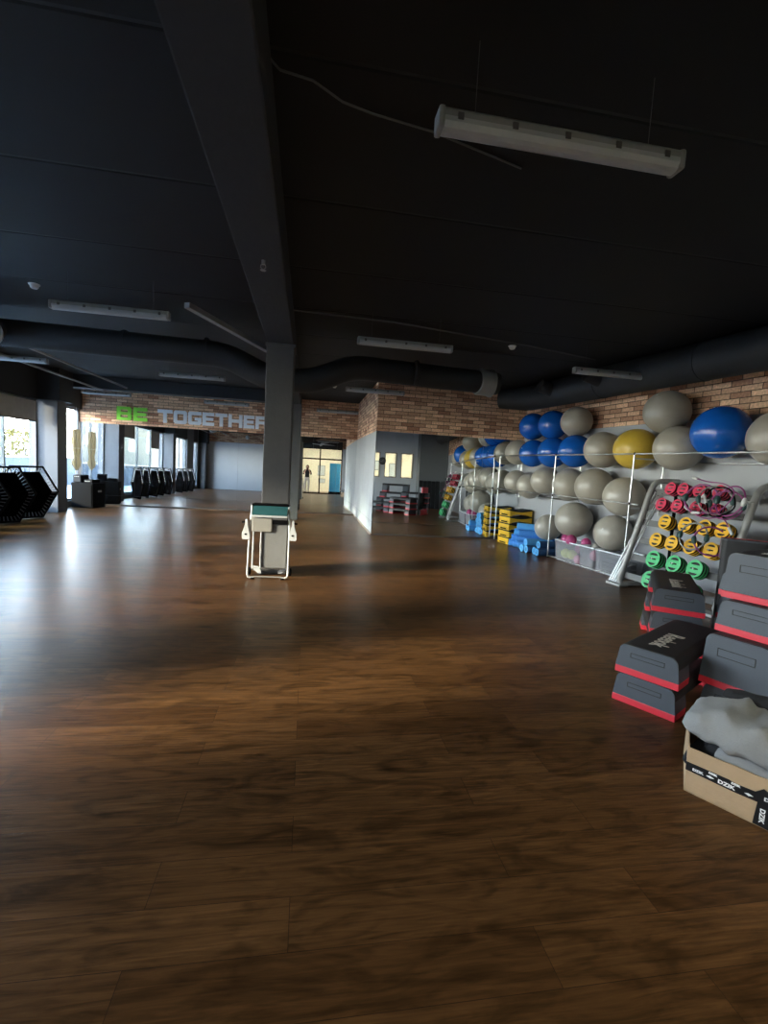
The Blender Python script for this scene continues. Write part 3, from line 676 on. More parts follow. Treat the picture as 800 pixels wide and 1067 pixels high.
small_ball('pink', .5, .3, .24, .085, 'magenta ball deep inside the tub behind the lime balls')
small_ball('lpink', 1.1, .12, .24, .09, 'pink ball inside the middle tub')
small_ball('beige', 1.0, .22, .36, .08, 'beige ball peeping over the middle tub')
for k in range(4):
    t = tag(MB().box((0, 0, .03), (.44, .30, .055), None, .018).build('folded_mat', M['bcloth'], None, True, loc=RW(1.535, .2, .012 + k * .062), rotz=RZ), f'dark folded mat in the clear tub, {ORD[k]} from the bottom', 'mat', 'dark mats in the tub')

# ------------------------------------------------------------------ foam rollers
def roller(s, o, z, L, ang, m, label, r=.072):
    t = thing('foam_roller', label, 'foam roller', RW(s, o, z), RZ + ang, 'blue foam rollers by the rack')
    MB().sweep([(r * math.cos(2 * PI * k / 24), r * math.sin(2 * PI * k / 24)) for k in range(24)], -L / 2, L / 2, lambda x, y, q: (y, x, q)).build('roller_body', M[m], t, True)
    for e in (-1, 1):
        MB().lathe([(0, .0), (r * .55, .0), (r * .62, .003), (r * .92, .003), (r * .98, 0), (0, -.002)], M3=Matrix.Rotation(e * PI / 2, 3, 'Y'), c=(e * L / 2, 0, 0), seg=24).build('end_ring', M['foaml'], t, True)
    return t
AX = .96
def roller_end(s, o, z, L, ang, m, label):          # placed by the middle of its aisle end
    return roller(s + math.cos(ang) * L / 2, o + math.sin(ang) * L / 2, z, L, ang, m, label)
for s, z, m, lb in [(-1.27, .072, 'foam', 'blue foam roller on the floor at the foot of the sloping pile'), (-1.092, .072, 'foam', 'blue foam roller on the floor in the middle of the sloping pile'), (-.914, .072, 'foam', 'blue foam roller on the floor at the inner side of the sloping pile'),
                    (-1.181, .198, 'foam', 'blue foam roller in the second layer of the sloping pile, outer one'), (-1.003, .198, 'foam', 'blue foam roller in the second layer of the sloping pile, inner one'),
                    (-1.092, .324, 'foaml', 'light blue foam roller in the third layer of the sloping pile, outer one'), (-.914, .324, 'foam', 'blue foam roller in the third layer of the sloping pile, inner one'), (-1.003, .450, 'foaml', 'light blue foam roller on top of the sloping pile')]:
    roller_end(s, -.05, z, .75, AX, m, lb)
for s, o, z, m, lb in [(-.56, -.2, .072, 'foaml', 'light blue foam roller lying end-on beside the sloping pile'), (-.405, -.2, .072, 'foamshade', 'shaded blue foam roller lying end-on in the middle of three'), (-.48, -.17, .198, 'foaml', 'light blue foam roller lying end-on across two others'),
                       (-.11, -.16, .072, 'foamshade', 'shaded blue foam roller lying end-on next to the middle pole'), (-.255, -.12, .072, 'foamshade', 'shaded blue foam roller lying end-on, set back from its neighbours'), (-.19, -.08, .198, 'foamshade', 'shaded blue foam roller lying higher, behind the middle pole')]:
    roller_end(s, o, z, .55, 1.5, m, lb)

# ------------------------------------------------------------------ yellow platforms at the short mirror
def platform(z, dx, label):
    t = thing('yellow_step_platform', label, 'step platform', RW(-1.58 + dx, .26, z), RZ + PI / 2 + .04, 'stack of yellow platforms at the mirror')
    L, W, h = .56, .40, .150
    n = 14; top = []; bot = []
    for i in range(n + 1):
        u = i / n; x = -L / 2 + L * u; sag = .030 * math.sin(PI * u)
        top.append((x, h - .026 - sag)); bot.append((x, .012 + .034 * math.sin(PI * u) if .1 < u < .9 else 0))
    mb = MB(); mb.sweep(top + bot[::-1], -W / 2, W / 2); mb.build('platform_body', M['ystep'], t)
    mb = MB(); mb.sweep([(x, z_ + .026) for x, z_ in top] + [(x, z_) for x, z_ in top[::-1]], -W / 2 + .004, W / 2 - .004); mb.build('top_pad', M['blackm'], t)
    for e in (-1, 1):
        mb = MB(); mb.box((e * (L / 2 + .002), 0, .03), (.012, W * .55, .035)); mb.build('grip_slot', M['black'], t)
        MB().tube([(e * (L / 2 + .004), -W * .42, .03), (e * (L / 2 + .022), -W * .3, .055), (e * (L / 2 + .022), W * .3, .055), (e * (L / 2 + .004), W * .42, .03)], .012, 8).build('handle_lip', M['ystep'], t, True)
    return t
for k in range(5):
    platform(.002 + k * .151, (0, .012, -.01, .008, -.004)[k], f'yellow platform with black top by the mirror, {ORD[k]} from the bottom of the stack')
# ------------------------------------------------------------------ weight plate rack
WX, WO = 2.12, -.34
wr = thing('weight_plate_rack', 'grey bent tube rack holding red, yellow and green weight plates', 'weight rack', RW(WX, WO), RZ)
UP = Vector((0, .287, .958)); OUT = Vector((0, -.958, .287))
def slant(x, z, out=0.): return Vector((x, .3 * z, z)) + OUT * out
for x in (0, 1.45):
    pts = [(x, .88, .03), (x, .12, .03), (x, .045, .045), (x, .02, .1), (x, .38, 1.28), (x, .405, 1.36), (x, .44, 1.44), (x, .50, 1.50), (x, .58, 1.525), (x, .90, 1.53)]
    MB().tube(pts, .04, 16).build('side_frame', M['steelg'], wr, True)
    MB().box((x - .06, .04, .02), (.26, .16, .035), None, .008).build('foot_plate', M['steelg'], wr)
    MB().cyl((x, .88, .0), (x, .88, 1.53), .022, 10).build('rear_leg', M['black'], wr, True)
MB().box((-.02, .42, 1.11), (.05, .24, .035), None, .008).build('bar_holder', M['black'], wr)
rot = Matrix((Vector((1, 0, 0)), UP, -OUT)).transposed()
rows = [(1.40, .085, 'pred', [.42, .61, .84, 1.1]), (1.185, .085, 'pred', [.36, .60, .87, 1.12]), (.96, .098, 'pyel', [.51, .81, 1.07, 1.3]), (.71, .098, 'pyel', [.47, .71, .98, 1.24]), (.465, .112, 'pgrn', [.53, .84, 1.13]), (.2, .112, 'pgrn', [.57, .87, 1.15])]
for z, r, m, xs in rows:
    sb = MB(); c = slant(.725, z - .02, -.03); sb.box(c, (1.40, .085, .012), rot); sb.build('shelf_rail', M['shelf'], wr)
    for x in xs: MB().cyl(slant(x, z, -.03), slant(x, z, .155), .011, 10).build('peg', M['steelg'], wr, True)
def plate_outline(r, n=48):
    out = []
    for i in range(n):
        a = 2 * PI * i / n; q = r * (1 - .045 * max(0, math.cos(3 * a + PI)) ** 2)
        out.append((q * .93 * math.cos(a), q * math.sin(a)))
    return out
def half_moon(r, s):
    pts = [(.52 * r * math.cos(a), s * (.44 * r + .30 * r * math.sin(a))) for a in [PI * i / 10 for i in range(11)]]
    return pts if s > 0 else pts[::-1]
_pm = {}
def plate(m, r, x, z, k, label, grp):
    p = RW(WX, WO) ; loc = slant(x, z, .012 + .044 * k + .016)
    w = p + D * loc.x + Nn * loc.y + Vector((0, 0, loc.z))
    t = thing('weight_plate', label, 'weight plate', w, RZ, grp)
    if m not in _pm:
        FM = lambda u, v, q: Vector((u, 0, 0)) + UP * v + OUT * q
        bd_ = MB(); bd_.poly(plate_outline(r), [half_moon(r, 1), half_moon(r, -1), [(-.44 * r, -.06 * r), (.44 * r, -.06 * r), (.44 * r, .10 * r), (.15 * r, .12 * r), (-.15 * r, .12 * r), (-.44 * r, .10 * r)]], .011, lambda u, v, q: FM(u, v, q + .0105))
        a = bd_.build('plate_body', M[m], t)
        c_ = MB(); c_.poly([(.97 * q[0], .97 * q[1]) for q in plate_outline(r)], [], .02, lambda u, v, q: FM(u, v, q - .0055)); b = c_.build('rubber_core', M['prub'], t)
        _pm[m] = (a.data, b.data)
    else:
        for nm, me in zip(('plate_body', 'rubber_core'), _pm[m]):
            o = bpy.data.objects.new(nm, me); COL.objects.link(o); o.parent = t
            if nm == 'rubber_core': pass
    return t
COLN = {'pred': 'red', 'pyel': 'yellow', 'pgrn': 'green'}
for ri_, (z, r, m, xs) in enumerate(rows):
    c = COLN[m]; rown = 'upper' if ri_ % 2 == 0 else 'lower'
    for xi, x in enumerate(xs):
        for k in range(3):
            pos = 'front' if k == 2 else ('next behind the front one', 'rearmost')[1 - k]
            lb = f'{pos} {c} weight plate, {ORD[xi]} peg of the {rown} {c} row' if k == 2 else f'{c} weight plate {pos}, {ORD[xi]} peg of the {rown} {c} row'
            plate(m, r, x, z, k, lb, f'{c} weight plates on the rack')
for k in range(5):
    x0, x1 = -.20 + .04 * k, .06 + .03 * k
    t = thing('barbell', f'thin silver barbell leaning on the plate rack frame, {ORD[k]} from the ball rack', 'barbell', RW(WX, WO), RZ, 'barbells leaning on the plate rack')
    a, b = Vector((x0, .03, .04)), Vector((x1, .44 + .012 * (k % 2), 1.37 - .03 * (k % 3)))
    MB().cyl(a, b, .0125, 12).build('bar', M['steel'], t, True)
    dv = (b - a).normalized(); MB().cyl(b, b + dv * .012, .0145, 12).build('end_cap', M['black'], t, True); MB().cyl(a - dv * .01, a, .0145, 12).build('end_cap', M['black'], t, True)
def ring(x, z, out, r, tr, m, pm, label, tilt=0., squash=1.):
    loc = slant(x, z, out); w = RW(WX, WO) + D * loc.x + Nn * loc.y + Vector((0, 0, loc.z))
    t = thing('toning_ring', label, 'toning ring', w, RZ, 'toning rings hanging on the plate rack')
    Q = Matrix.Rotation(tilt, 3, 'Z')
    P = [Q @ (Vector((r * math.cos(a), 0, 0)) + UP * r * squash * math.sin(a)) for a in [2 * PI * i / 40 for i in range(40)]]
    MB().tube(P, tr, 10, True).build('hoop', M[m], t, True)
    for a in (0, PI):
        pp = [Q @ (Vector((q * math.cos(a + e), 0, 0)) + UP * q * math.sin(a + e)) for e, q in [(-.28, r), (-.14, r), (0, r), (.14, r), (.28, r)]]
        MB().tube(pp, [tr * 1.4, tr * 2.6, tr * 2.8, tr * 2.6, tr * 1.4], 10).build('grip_pad', M[pm], t, True)
ring(.99, 1.27, .23, .18, .012, 'purple', 'rteal', 'purple toning ring hanging in front of the red plates', .25)
ring(1.16, 1.27, .21, .17, .010, 'rgrey', 'rteal', 'grey toning ring hanging behind the purple one', .8)
ring(1.33, 1.28, .20, .18, .010, 'purple', 'white', 'purple toning ring with pale grips beside the stickered frame', -.15)
ring(1.27, 1.24, .16, .17, .010, 'purple', 'rteal', 'purple toning ring partly behind the stickered frame', .35)
ring(1.05, .82, .22, .165, .011, 'rgrey', 'rteal', 'grey toning ring hanging in front of the yellow plates', .1)
ring(1.27, .80, .20, .17, .010, 'purple', 'rteal', 'purple toning ring beside the black upright step', .9)
def tubing(pts, label, r=.007, m='purple'):
    t = thing('resistance_tube', label, 'resistance tube', RW(WX, WO), RZ, 'resistance tubes on the plate rack')
    P = [slant(*p) for p in pts]; Q = []
    for i in range(len(P) - 1):
        p0, p1, p2, p3 = P[max(i - 1, 0)], P[i], P[i + 1], P[min(i + 2, len(P) - 1)]
        for k in range(6):
            u = k / 6; Q.append(.5 * ((2 * p1) + (p2 - p0) * u + (2 * p0 - 5 * p1 + 4 * p2 - p3) * u * u + (3 * p1 - p0 - 3 * p2 + p3) * u ** 3))
    Q.append(P[-1]); MB().tube(Q, r, 8).build('tube', M[m], t, True)
    for e, s in ((Q[0], Q[1]), (Q[-1], Q[-2])):
        dv = (e - s).normalized(); MB().cyl(e, e + dv * .10, .017, 12).build('handle', M['white'], t, True)
tubing([(.80, 1.53, .16), (.98, 1.49, .2), (1.2, 1.47, .2), (1.36, 1.36, .22), (1.25, 1.14, .22), (1.05, 1.10, .24)], 'purple resistance tube draped over the top pegs, white handle up')
tubing([(1.02, 1.33, .22), (1.12, 1.42, .22), (1.3, 1.40, .2), (1.4, 1.2, .2), (1.2, 1.08, .22), (1.1, 1.22, .26)], 'black resistance tube with white handles looped by the stickered frame', .008, 'black')
tubing([(.9, 1.12, .22), (1.1, 1.05, .22), (1.3, 1.08, .2), (1.42, .98, .2)], 'purple resistance tube hanging lowest under the rings')
MB().box(Vector((1.452, .352, 1.335)), (.045, .006, .085), rot).build('sticker', M['white'], wr)

# ------------------------------------------------------------------ aerobic steps
def make_step(label, loc, rz, h=.2, L=1.0, group='aerobic steps stacked by the plate rack'):
    t = thing('aerobic_step', label, 'aerobic step', loc, rz, group)
    fz = .045; wb, wt = .195, .174
    def half(z): return wb - (wb - wt) * max(0, z - fz) / (h - fz)
    prof = [(-half(fz), fz), (half(fz), fz), (half(h - .045), h - .045)]
    prof += arc((half(h - .045) - .045, h - .045), .045, 0.12, PI / 2, 5, lambda x, z: (x, z - .002))
    prof += [(-x, z) for x, z in prof[:1:-1]]
    for k, (y0, y1) in enumerate(((0.002, .2), (L - .2, L - .002))):
        s = MB().sweep(prof, y0, y1).build('end_support', M['stepg'], t)
        yo = y0 - .002 if k == 0 else y1 + .002
        pa = MB(); w = .105; z0, z1 = h * .60, h * .76
        for a, b in (((-w, z0), (w, z0 + .004)), ((-w, z1 - .004), (w, z1)), ((-w, z0), (-w + .004, z1)), ((w - .004, z0), (w, z1))): pa.box2((a[0], yo - .0015, a[1]), (b[0], yo + .0025, b[1]))
        pa.build('moulded_panel', M['stepb'], s)
        MB().box2((-wb - .001, y0 - .003, 0), (wb + .001, y1 + (.003 if k else 0), fz - .001), .004).build('foot', M['red'], t)
    dz = h - .075
    dp = [(-half(dz), dz), (half(dz), dz), (half(h - .045) + .003, h - .045)]
    dp += arc((half(h - .045) - .045, h - .045), .048, .12, PI / 2, 5, lambda x, z: (x, z - .001)); dp += [(-x, z) for x, z in dp[:1:-1]]
    MB().sweep(dp, .012, L - .012).build('deck', M['stepb'], t, True)
    fm = frame_matrix((0, -1, 0), (1, 0, 0), (0, 0, 1), (.0, .34, h + .0035))
    text_mesh('deck_lettering', 'Reebok', .155, M['text'], t, fm, .0006, .8, .002)
    return t
RA, RB, RC = math.radians(-58.6), math.radians(-36.7), math.radians(-68.3)
sA = make_step('slate step on the floor, bottom of the two-step stack nearest the box', (2.245, 2.69, 0), RA)
dup(sA, (2.25, 2.695, .2), RA + .01, 'slate step with lettered black top, upper one of the low two-step stack')
dup(sA, (3.15, 3.47, 0), RB + .05, 'slate step on the floor under the stack in front of the green plates'); dup(sA, (3.145, 3.475, .2), RB + .02, 'middle slate step of the stack in front of the green plates')
dup(sA, (3.137, 3.472, .4), RB, 'slate step with lettered top in front of the green plates, topmost of its stack')
c0 = Vector((2.785, 2.50, 0))
dup(sA, c0 + Vector((-.063, -.01, 0)), RC, 'bottom slate step of the tall stack, its red foot by the fleece')
make_step('deeper slate step second from the bottom of the tall stack', c0 + Vector((-.075, .0, .2)), RC + .01, .34)
make_step('slate step second from the top of the tall stack at the picture edge', c0 + Vector((.03, .03, .54)), RC - .01, .215)
make_step('topmost slate step of the tall stack at the picture edge', c0 + Vector((.11, .09, .755)), RC + .02, .31)
for k in range(4): dup(sA, (3.50 + .01 * k, 3.22 + .006 * k, .2 * k), math.radians(-66 + (0, 2, -1, 1)[k]), f'slate step in the stack hidden behind the tall stack, {ORD[k]} from the floor')
up = dup(sA, (4.10, 3.83, .0), 0, 'black step standing upright on its end behind the tall stack')
up.rotation_euler = Matrix(((.7071, 0, -.7071), (-.7071, 0, -.7071), (0, 1, 0))).to_euler(); up.location = (4.22, 3.95, .004)

# ------------------------------------------------------------------ cardboard box with cloths
BR = math.atan2(-.853, .522)
bx = thing('cardboard_box', 'open brown cardboard box with black parcel tape, full of cloths', 'box', (1.894, 1.933, 0), BR)
vx, vy = -.112, .363; BW, BH, th = .52, .222, .006
def slabq(p, q, z0, z1, z1b, thick):
    """upright panel from p to q in the box's own plan"""
    mb = MB(); p, q = Vector((*p, 0)), Vector((*q, 0)); d = (q - p).normalized(); nn = Vector((-d.y, d.x, 0)) * thick
    n = 12; top = []
    A_ = [[], [], [], []]
    for i in range(n + 1):
        u = i / n; b = p.lerp(q, u); zt = z1 + (z1b - z1) * u + .003 * math.sin(u * 23 + p.x * 9) + .002 * math.sin(u * 51)
        for L_, (off, z) in zip(A_, ((0, z0), (0, zt), (1, zt), (1, z0))): L_.append(mb.b.verts.new(b + nn * off + Vector((0, 0, z))))
    for i in range(n):
        for k in range(4): mb.b.faces.new((A_[k][i], A_[k][i + 1], A_[(k + 1) % 4][i + 1], A_[(k + 1) % 4][i]))
    mb.b.faces.new([A_[k][0] for k in range(4)]); mb.b.faces.new([A_[k][n] for k in range(3, -1, -1)])
    return mb
slabq((0, 0), (BW, 0), 0, BH, BH + .006, th).build('front_panel', M['card'], bx)
slabq((vx, vy), (0, 0), 0, BH + .035, BH, th).build('side_panel', M['card'], bx)
slabq((BW, 0), (BW + vx, vy), 0, BH, BH + .03, th).build('side_panel', M['card'], bx)
slabq((BW + vx, vy), (vx, vy), 0, BH + .03, BH + .035, th).build('back_panel', M['cardin'], bx)
MB().poly([(0, 0), (BW, 0), (BW + vx, vy), (vx, vy)], [], .006, lambda u, v, w: (u, v, .004 + w)).build('bottom_panel', M['card'], bx)
tp = MB()
tp.poly([(-.002, .108), (.2, .104), (.40, .112), (BW + .002, .118), (BW + .002, .168), (.42, .16), (.2, .147), (.17, .152), (-.002, .150)], [], .0012, lambda u, v, w: (u, -.0012 + w, v))
tp.poly([(.0, .112), (.03, .110), (.035, .15), (.0, .148)], [], .0012, lambda u, v, w: (-.0012 + vx / vy * u * .9 + w, u, v))
band = tp.build('parcel_tape', M['tape'], bx)
t2 = MB().poly([(.275, .004), (.43, -.0), (.435, .13), (.285, .128)], [], .0012, lambda u, v, w: (u, -.0020 + w, v)).build('parcel_tape', M['tape'], bx)
t3 = MB().poly([(.27, .15), (.30, .18), (.315, .172), (.33, .215), (.36, .205), (.365, .17), (.41, .158), (.33, .14)], [], .0012, lambda u, v, w: (u, -.0026 + w, v)).build('parcel_tape', M['tape'], bx)
for k, (u, v, rr, sz) in enumerate([(.165, .122, -.02, .024), (.05, .124, .0, .016), (.335, .136, .05, .022), (.455, .150, .04, .026), (.20, .142, -.02, .012), (.11, .143, -.02, .012)]):
    fm = frame_matrix((math.cos(rr), 0, math.sin(rr)), (-math.sin(rr), 0, math.cos(rr)), (0, -1, 0), (u, -.0036, v))
    text_mesh('tape_lettering', 'DZIK' if k != 1 else 'DZIK', sz, M['wprint'], band, fm, .0003, 1.2, .0009)
for k, (u, v, sz) in enumerate([(.305, .055, .026), (.352, .045, .018), (.40, .055, .028)]):
    fm = frame_matrix((0, 0, -1), (1, 0, 0), (0, -1, 0), (u, -.0042, v)); text_mesh('tape_lettering', 'DZIK', sz, M['wprint'], t2, fm, .0003, 1.1, .0009)
for u, v in ((.10, .124), (.25, .124)):
    MB().poly([(-.016, 0), (0, .006), (.018, 0), (0, -.006)], [], .0006, lambda a, b, w: (u + a, -.0034 + w, v + b)).build('tape_emblem', M['wprint'], band)
from mathutils import noise
def cloth(name, label, m, cx, cy, cz, hx, hy, hz, seed, fold=.02, droop=.0, sharp=2.6):
    t = thing(name, label, 'cloth', (1.894, 1.933, 0), BR, 'cloths in the cardboard box')
    mb = MB(); nu, na = 44, 48; rings = []
    for i in range(nu + 1):
        u = -1 + 2 * i / nu; tap = max(.02, (1 - abs(u) ** 3.2)) ** .5; R_ = []
        for k in range(na):
            a = 2 * PI * k / na; c, s = math.cos(a), math.sin(a)
            y = hy * math.copysign(abs(c) ** (2 / sharp), c) * (.72 + .28 * tap); z = hz * math.copysign(abs(s) ** (2 / sharp), s) * tap
            p = Vector((hx * u, y, z)); q = Vector((p.x * 6.5 + seed, p.y * 6.5, p.z * 3))
            d_ = noise.noise(q) * fold + noise.noise(q * 2.7) * fold * .5 + .22 * fold * math.sin(p.x * 38 + 12 * noise.noise(q * .6))
            p.z += d_ - droop * (u * .5 + .5) ** 1.5 - .25 * hz * max(0, -c) ** 3; p.y += noise.noise(q + Vector((5, 1, 2))) * fold * .8
            R_.append(mb.b.verts.new(p + Vector((cx, cy, cz))))
        rings.append(R_)
    for i in range(nu):
        for k in range(na): mb.b.faces.new((rings[i][k], rings[i][(k + 1) % na], rings[i + 1][(k + 1) % na], rings[i + 1][k]))
    mb.b.faces.new(rings[0][::-1]); mb.b.faces.new(rings[-1])
    mb.build('fabric', M[m], t, True)
    hem = MB(); hp = [rings_ for rings_ in ()]
    return t
cl = cloth('black_cloth', 'black cloth filling the cardboard box below the grey fleece', 'bcloth', .22, .17, .155, .255, .145, .085, 3, .018)
cloth('grey_cloth', 'smaller folded grey cloth hanging at the front of the box', 'fleece', .28, .055, .235, .18, .035, .05, 8, .012, .06)
cloth('fleece_blanket', 'grey fleece blanket folded on top of the cardboard box', 'fleece', .25, .15, .365, .29, .19, .085, 21, .028, .03)
cloth('black_cloth', 'black cloth lying behind on top of the grey fleece', 'bcloth', .30, .32, .44, .25, .07, .03, 33, .008)

# ------------------------------------------------------------------ trainer on the floor by the column
ct = thing('folded_trainer', 'folded exercise machine with teal cover and white frame in front of the column', 'exercise machine', (-.445, 6.10, 0), math.radians(-3))
for s in (-1, 1):
    xt, xb = s * .232, s * .252
    MB().tube([(xt, .10, .93), (xt, .085, .915), (xb * .985, .05, .55), (xb, .0, .14), (xb, -.02, .06), (xb - s * .012, -.024, .032), (xb - s * .04, -.025, .022), (xb - s * .085, -.025, .02)], .0135, 12).build('leg', M['wmetal'], ct, True)
    MB().tube([(xt * .9, .13, .60), (xb * .9, .19, .10), (xb * .86, .195, .06)], .012, 10).build('rear_leg', M['wmetal'], ct, True)
    MB().box((xb - s * .065, -.025, .014), (.05, .035, .024), None, .006).build('rubber_foot', M['black'], ct)
    MB().poly([(.0, .10), (.06, .09), (.10, .03), (.10, 0), (.06, 0), (.0, .05)], [], .03, lambda u, v, w: (s * (.21 - u), .185 + w, .035 + v)).build('rear_bracket', M['white'], ct)
    MB().lathe([(0, .018), (.03, .018), (.05, .012), (.052, 0), (.05, -.012), (.03, -.018), (0, -.018)], M3=Matrix.Rotation(PI / 2, 3, 'Y'), c=(s * .262, .2, .052), seg=20).build('wheel', M['black'], ct, True)
    ar = MB().poly([(-.04, 0), (.04, 0), (.048, .02), (.048, .08), (.03, .13), (.014, .19), (.012, .25), (-.004, .26), (-.014, .24), (-.016, .19), (-.034, .12), (-.046, .07), (-.048, .02)], [], .05, lambda u, v, w: (s * (.292 + u), .05 + w, .50 + v)).build('side_arm', M['white'], ct)
    MB().poly([(.016 * math.cos(k * PI / 8), .012 * math.sin(k * PI / 8)) for k in range(16)], [], .004, lambda u, v, w: (s * .292 + u, .024 + w, .565 + v)).build('arm_badge', M['black'], ar)
    MB().cyl((s * .30, .05, .72), (s * .345, .05, .715), .012, 10).build('arm_knob', M['black'], ar, True)
MB().tube([(-.235, .10, .93), (-.2, .10, .945), (.2, .10, .945), (.235, .10, .93)], .018, 12).build('top_rail', M['black'], ct, True)
MB().sweep([(0, .79), (.04, .79), (.13, .90), (.12, .935), (.09, .925), (-.005, .83)], -.215, .215, lambda x, y, z: (y, x, z)).build('cover', M['teal'], ct)
MB().box((0, .02, .805), (.45, .05, .03), None, .01).build('cross_beam', M['white'], ct)
MB().box2((-.222, .03, .60), (.03, .09, .79), .012).build('motor_cover', M['beige'], ct)
MB().box2((.032, .04, .70), (.222, .075, .755), .006).build('slot_cover', M['black'], ct)
MB().box2((-.10, .06, .13), (.222, .12, .70), .012).build('deck_panel', M['slab'], ct)
MB().cyl((-.106, .05, .13), (-.106, .05, .61), .009, 10).build('edge_trim', M['wmetal'], ct, True)
MB().cyl((-.22, .10, .125), (.23, .10, .125), .012, 10).build('lower_bar', M['wmetal'], ct, True)
MB().cyl((-.21, .0, .03), (.17, .0, .03), .008, 8).build('floor_bar', M['steelg'], ct, True)

# ------------------------------------------------------------------ trampolines along the windows
def make_tramp(loc, rz, label):
    t = thing('fitness_trampoline', label, 'trampoline', loc, rz, 'upright hexagonal trampolines along the windows')
    Rr = .62; hx = [(Rr * math.cos(PI / 3 * k), Rr * math.sin(PI / 3 * k) + Rr * math.sin(PI / 3)) for k in range(6)]
    hz = lambda q, y: [(x * q, y, (z - .5369) * q + .5369 + .025) for x, z in hx]
    MB().tube(hz(1.0, 0), .024, 10, True).build('frame', M['black'], t, True)
    mb = MB(); c = (0, .5369)
    mb.poly([(x * .80, (z - .5369) * .80 + .5619) for x, z in hx], [], .006, lambda u, v, w: (u, w, v)); mb.build('jumping_mat', M['tramp'], t)
    sb = MB()
    for k in range(6):
        a, b = Vector((hx[k][0], 0, hx[k][1] + .025)), Vector((hx[(k + 1) % 6][0], 0, hx[(k + 1) % 6][1] + .025)); cc = Vector((0, 0, .5619))
        for i in range(8):
            p = a.lerp(b, (i + .5) / 8); sb.tube([p, cc + (p - cc) * .80], .009, 6)
    sb.build('spring_ring', M['spring'], t)
    MB().poly([(x * 1.02, (z - .5369) * 1.02 + .5619) for x, z in hx[3:] + hx[:1]], [[(x * .78, (z - .5369) * .78 + .5619) for x, z in hx[3:] + hx[:1]][::-1]] and [], .01, lambda u, v, w: (u, .04 + w, v)).build('skirt', M['trpad'], t)
    for k in (1, 2, 4, 5):
        MB().tube([(hx[k][0] * .9, .03, (hx[k][1] - .5369) * .9 + .5619), (hx[k][0] * .9, .10, (hx[k][1] - .5369) * .9 + .5619)], .016, 8).build('folded_leg', M['black'], t, True)
    return t
t0 = make_tramp((-5.8, 11.05, 0), math.radians(55), 'black hexagonal trampoline standing nearest the grey pillar')
for k, (x, y) in enumerate([(-5.8, 10.2), (-5.8, 9.3), (-5.8, 8.4), (-5.8, 7.5), (-5.8, 5.5), (-5.8, 4.5), (-5.8, 3.5)]):
    dup(t0, (x, y, 0), math.radians(55 + (3, -3, 2, -2, 1, 3, -2)[k]), f'black hexagonal trampoline, {ORD[k + 1]} from the grey pillar')

# ------------------------------------------------------------------ sound gear in the corner
sp = thing('speaker_cabinet', 'black speaker cabinet on the floor by the end window', 'speaker', (-5.72, 13.72, 0), math.radians(-14))
MB().box2((-.3, -.25, .01), (.3, .25, .66), .012).build('cabinet', M['black'], sp)
MB().box2((-.27, -.262, .05), (.27, -.25, .62), .004).build('grille', M['black'], sp)
MB().box2((.30, -.05, .42), (.312, .08, .47), .003).build('handle', M['steelg'], sp)
for k, (a, b, nm, lb) in enumerate([((-.28, -.2, .662), (-.06, .1, .86), 'amplifier', 'tall black amplifier box on the speaker cabinet'), ((-.02, -.15, .662), (.22, .15, .75), 'sound_mixer', 'low black sound mixer on the speaker cabinet')]):
    t = thing(nm, lb, 'audio device', (-5.72, 13.72, 0), math.radians(-14))
    MB().box2(a, b, .01).build('case', M['black'], t)
    MB().box2((a[0] + .02, a[1] - .006, a[2] + .02), (b[0] - .02, a[1], b[2] - .02)).build('front_panel', M['blackm'], t)
    for q in range(3): MB().cyl((a[0] + .06 + .05 * q, a[1] - .006, b[2] - .045), (a[0] + .06 + .05 * q, a[1] - .02, b[2] - .045), .012, 12).build('knob', M['steelg'], t, True)

# ------------------------------------------------------------------ behind the camera (seen in the mirrors)
ck = thing('wall_clock', 'round dark wall clock between the back windows, seen in the short mirror', 'clock', (3.3, YB + .0, 2.02))
MY = Matrix.Rotation(-PI / 2, 3, 'X')
MB().lathe([(0, .02), (.14, .02), (.15, .045), (.16, .04), (.165, 0), (0, 0)], M3=MY, seg=32).build('case', M['black'], ck, True)
MB().lathe([(0, .024), (.138, .024), (.138, .02), (0, .02)], M3=MY, seg=32).build('dial', M['clockf'], ck)
MB().box((0.02, .028, .03), (.008, .003, .09), Matrix.Rotation(.5, 3, 'Y')).build('hand', M['white'], ck); MB().box((-.03, .031, .0), (.008, .003, .12), Matrix.Rotation(1.2, 3, 'Y')).build('hand', M['white'], ck)
for k in range(5):
    t = thing('gym_mat', f'tall black gym mat leaning at the dark wall block, {ORD[k]} from the back windows', 'mat', (4.98 + .19 * k, YB + .60, 0), 0, 'black mats at the back bay')
    MB().box((0, .05, .62), (.17, .06, 1.24 - .02 * (k % 2)), Matrix.Rotation(.05, 3, 'X'), .01).build('mat_body', M['blackm'], t); MB().tube([(-.03, .1, 1.2), (-.02, .12, 1.14), (.02, .12, 1.14), (.03, .1, 1.2)], .006, 6).build('loop', M['black'], t)
bn = thing('roll_up_banner', 'cyan blue roll-up banner in the reception beside the door', 'banner', (1.72, -1.3, 0))
MB().box2((-.34, .0, .14), (.34, .004, 1.9)).build('banner_cloth', M['banner'], bn); MB().box((0, 0, .07), (.72, .2, .14), None, .02).build('base', M['black'], bn); MB().cyl((0, -.05, .1), (0, -.02, 1.9), .012, 8).build('support_pole', M['steelg'], bn, True); MB().box((0, 0, 1.91), (.70, .02, .03)).build('top_bar', M['steelg'], bn)
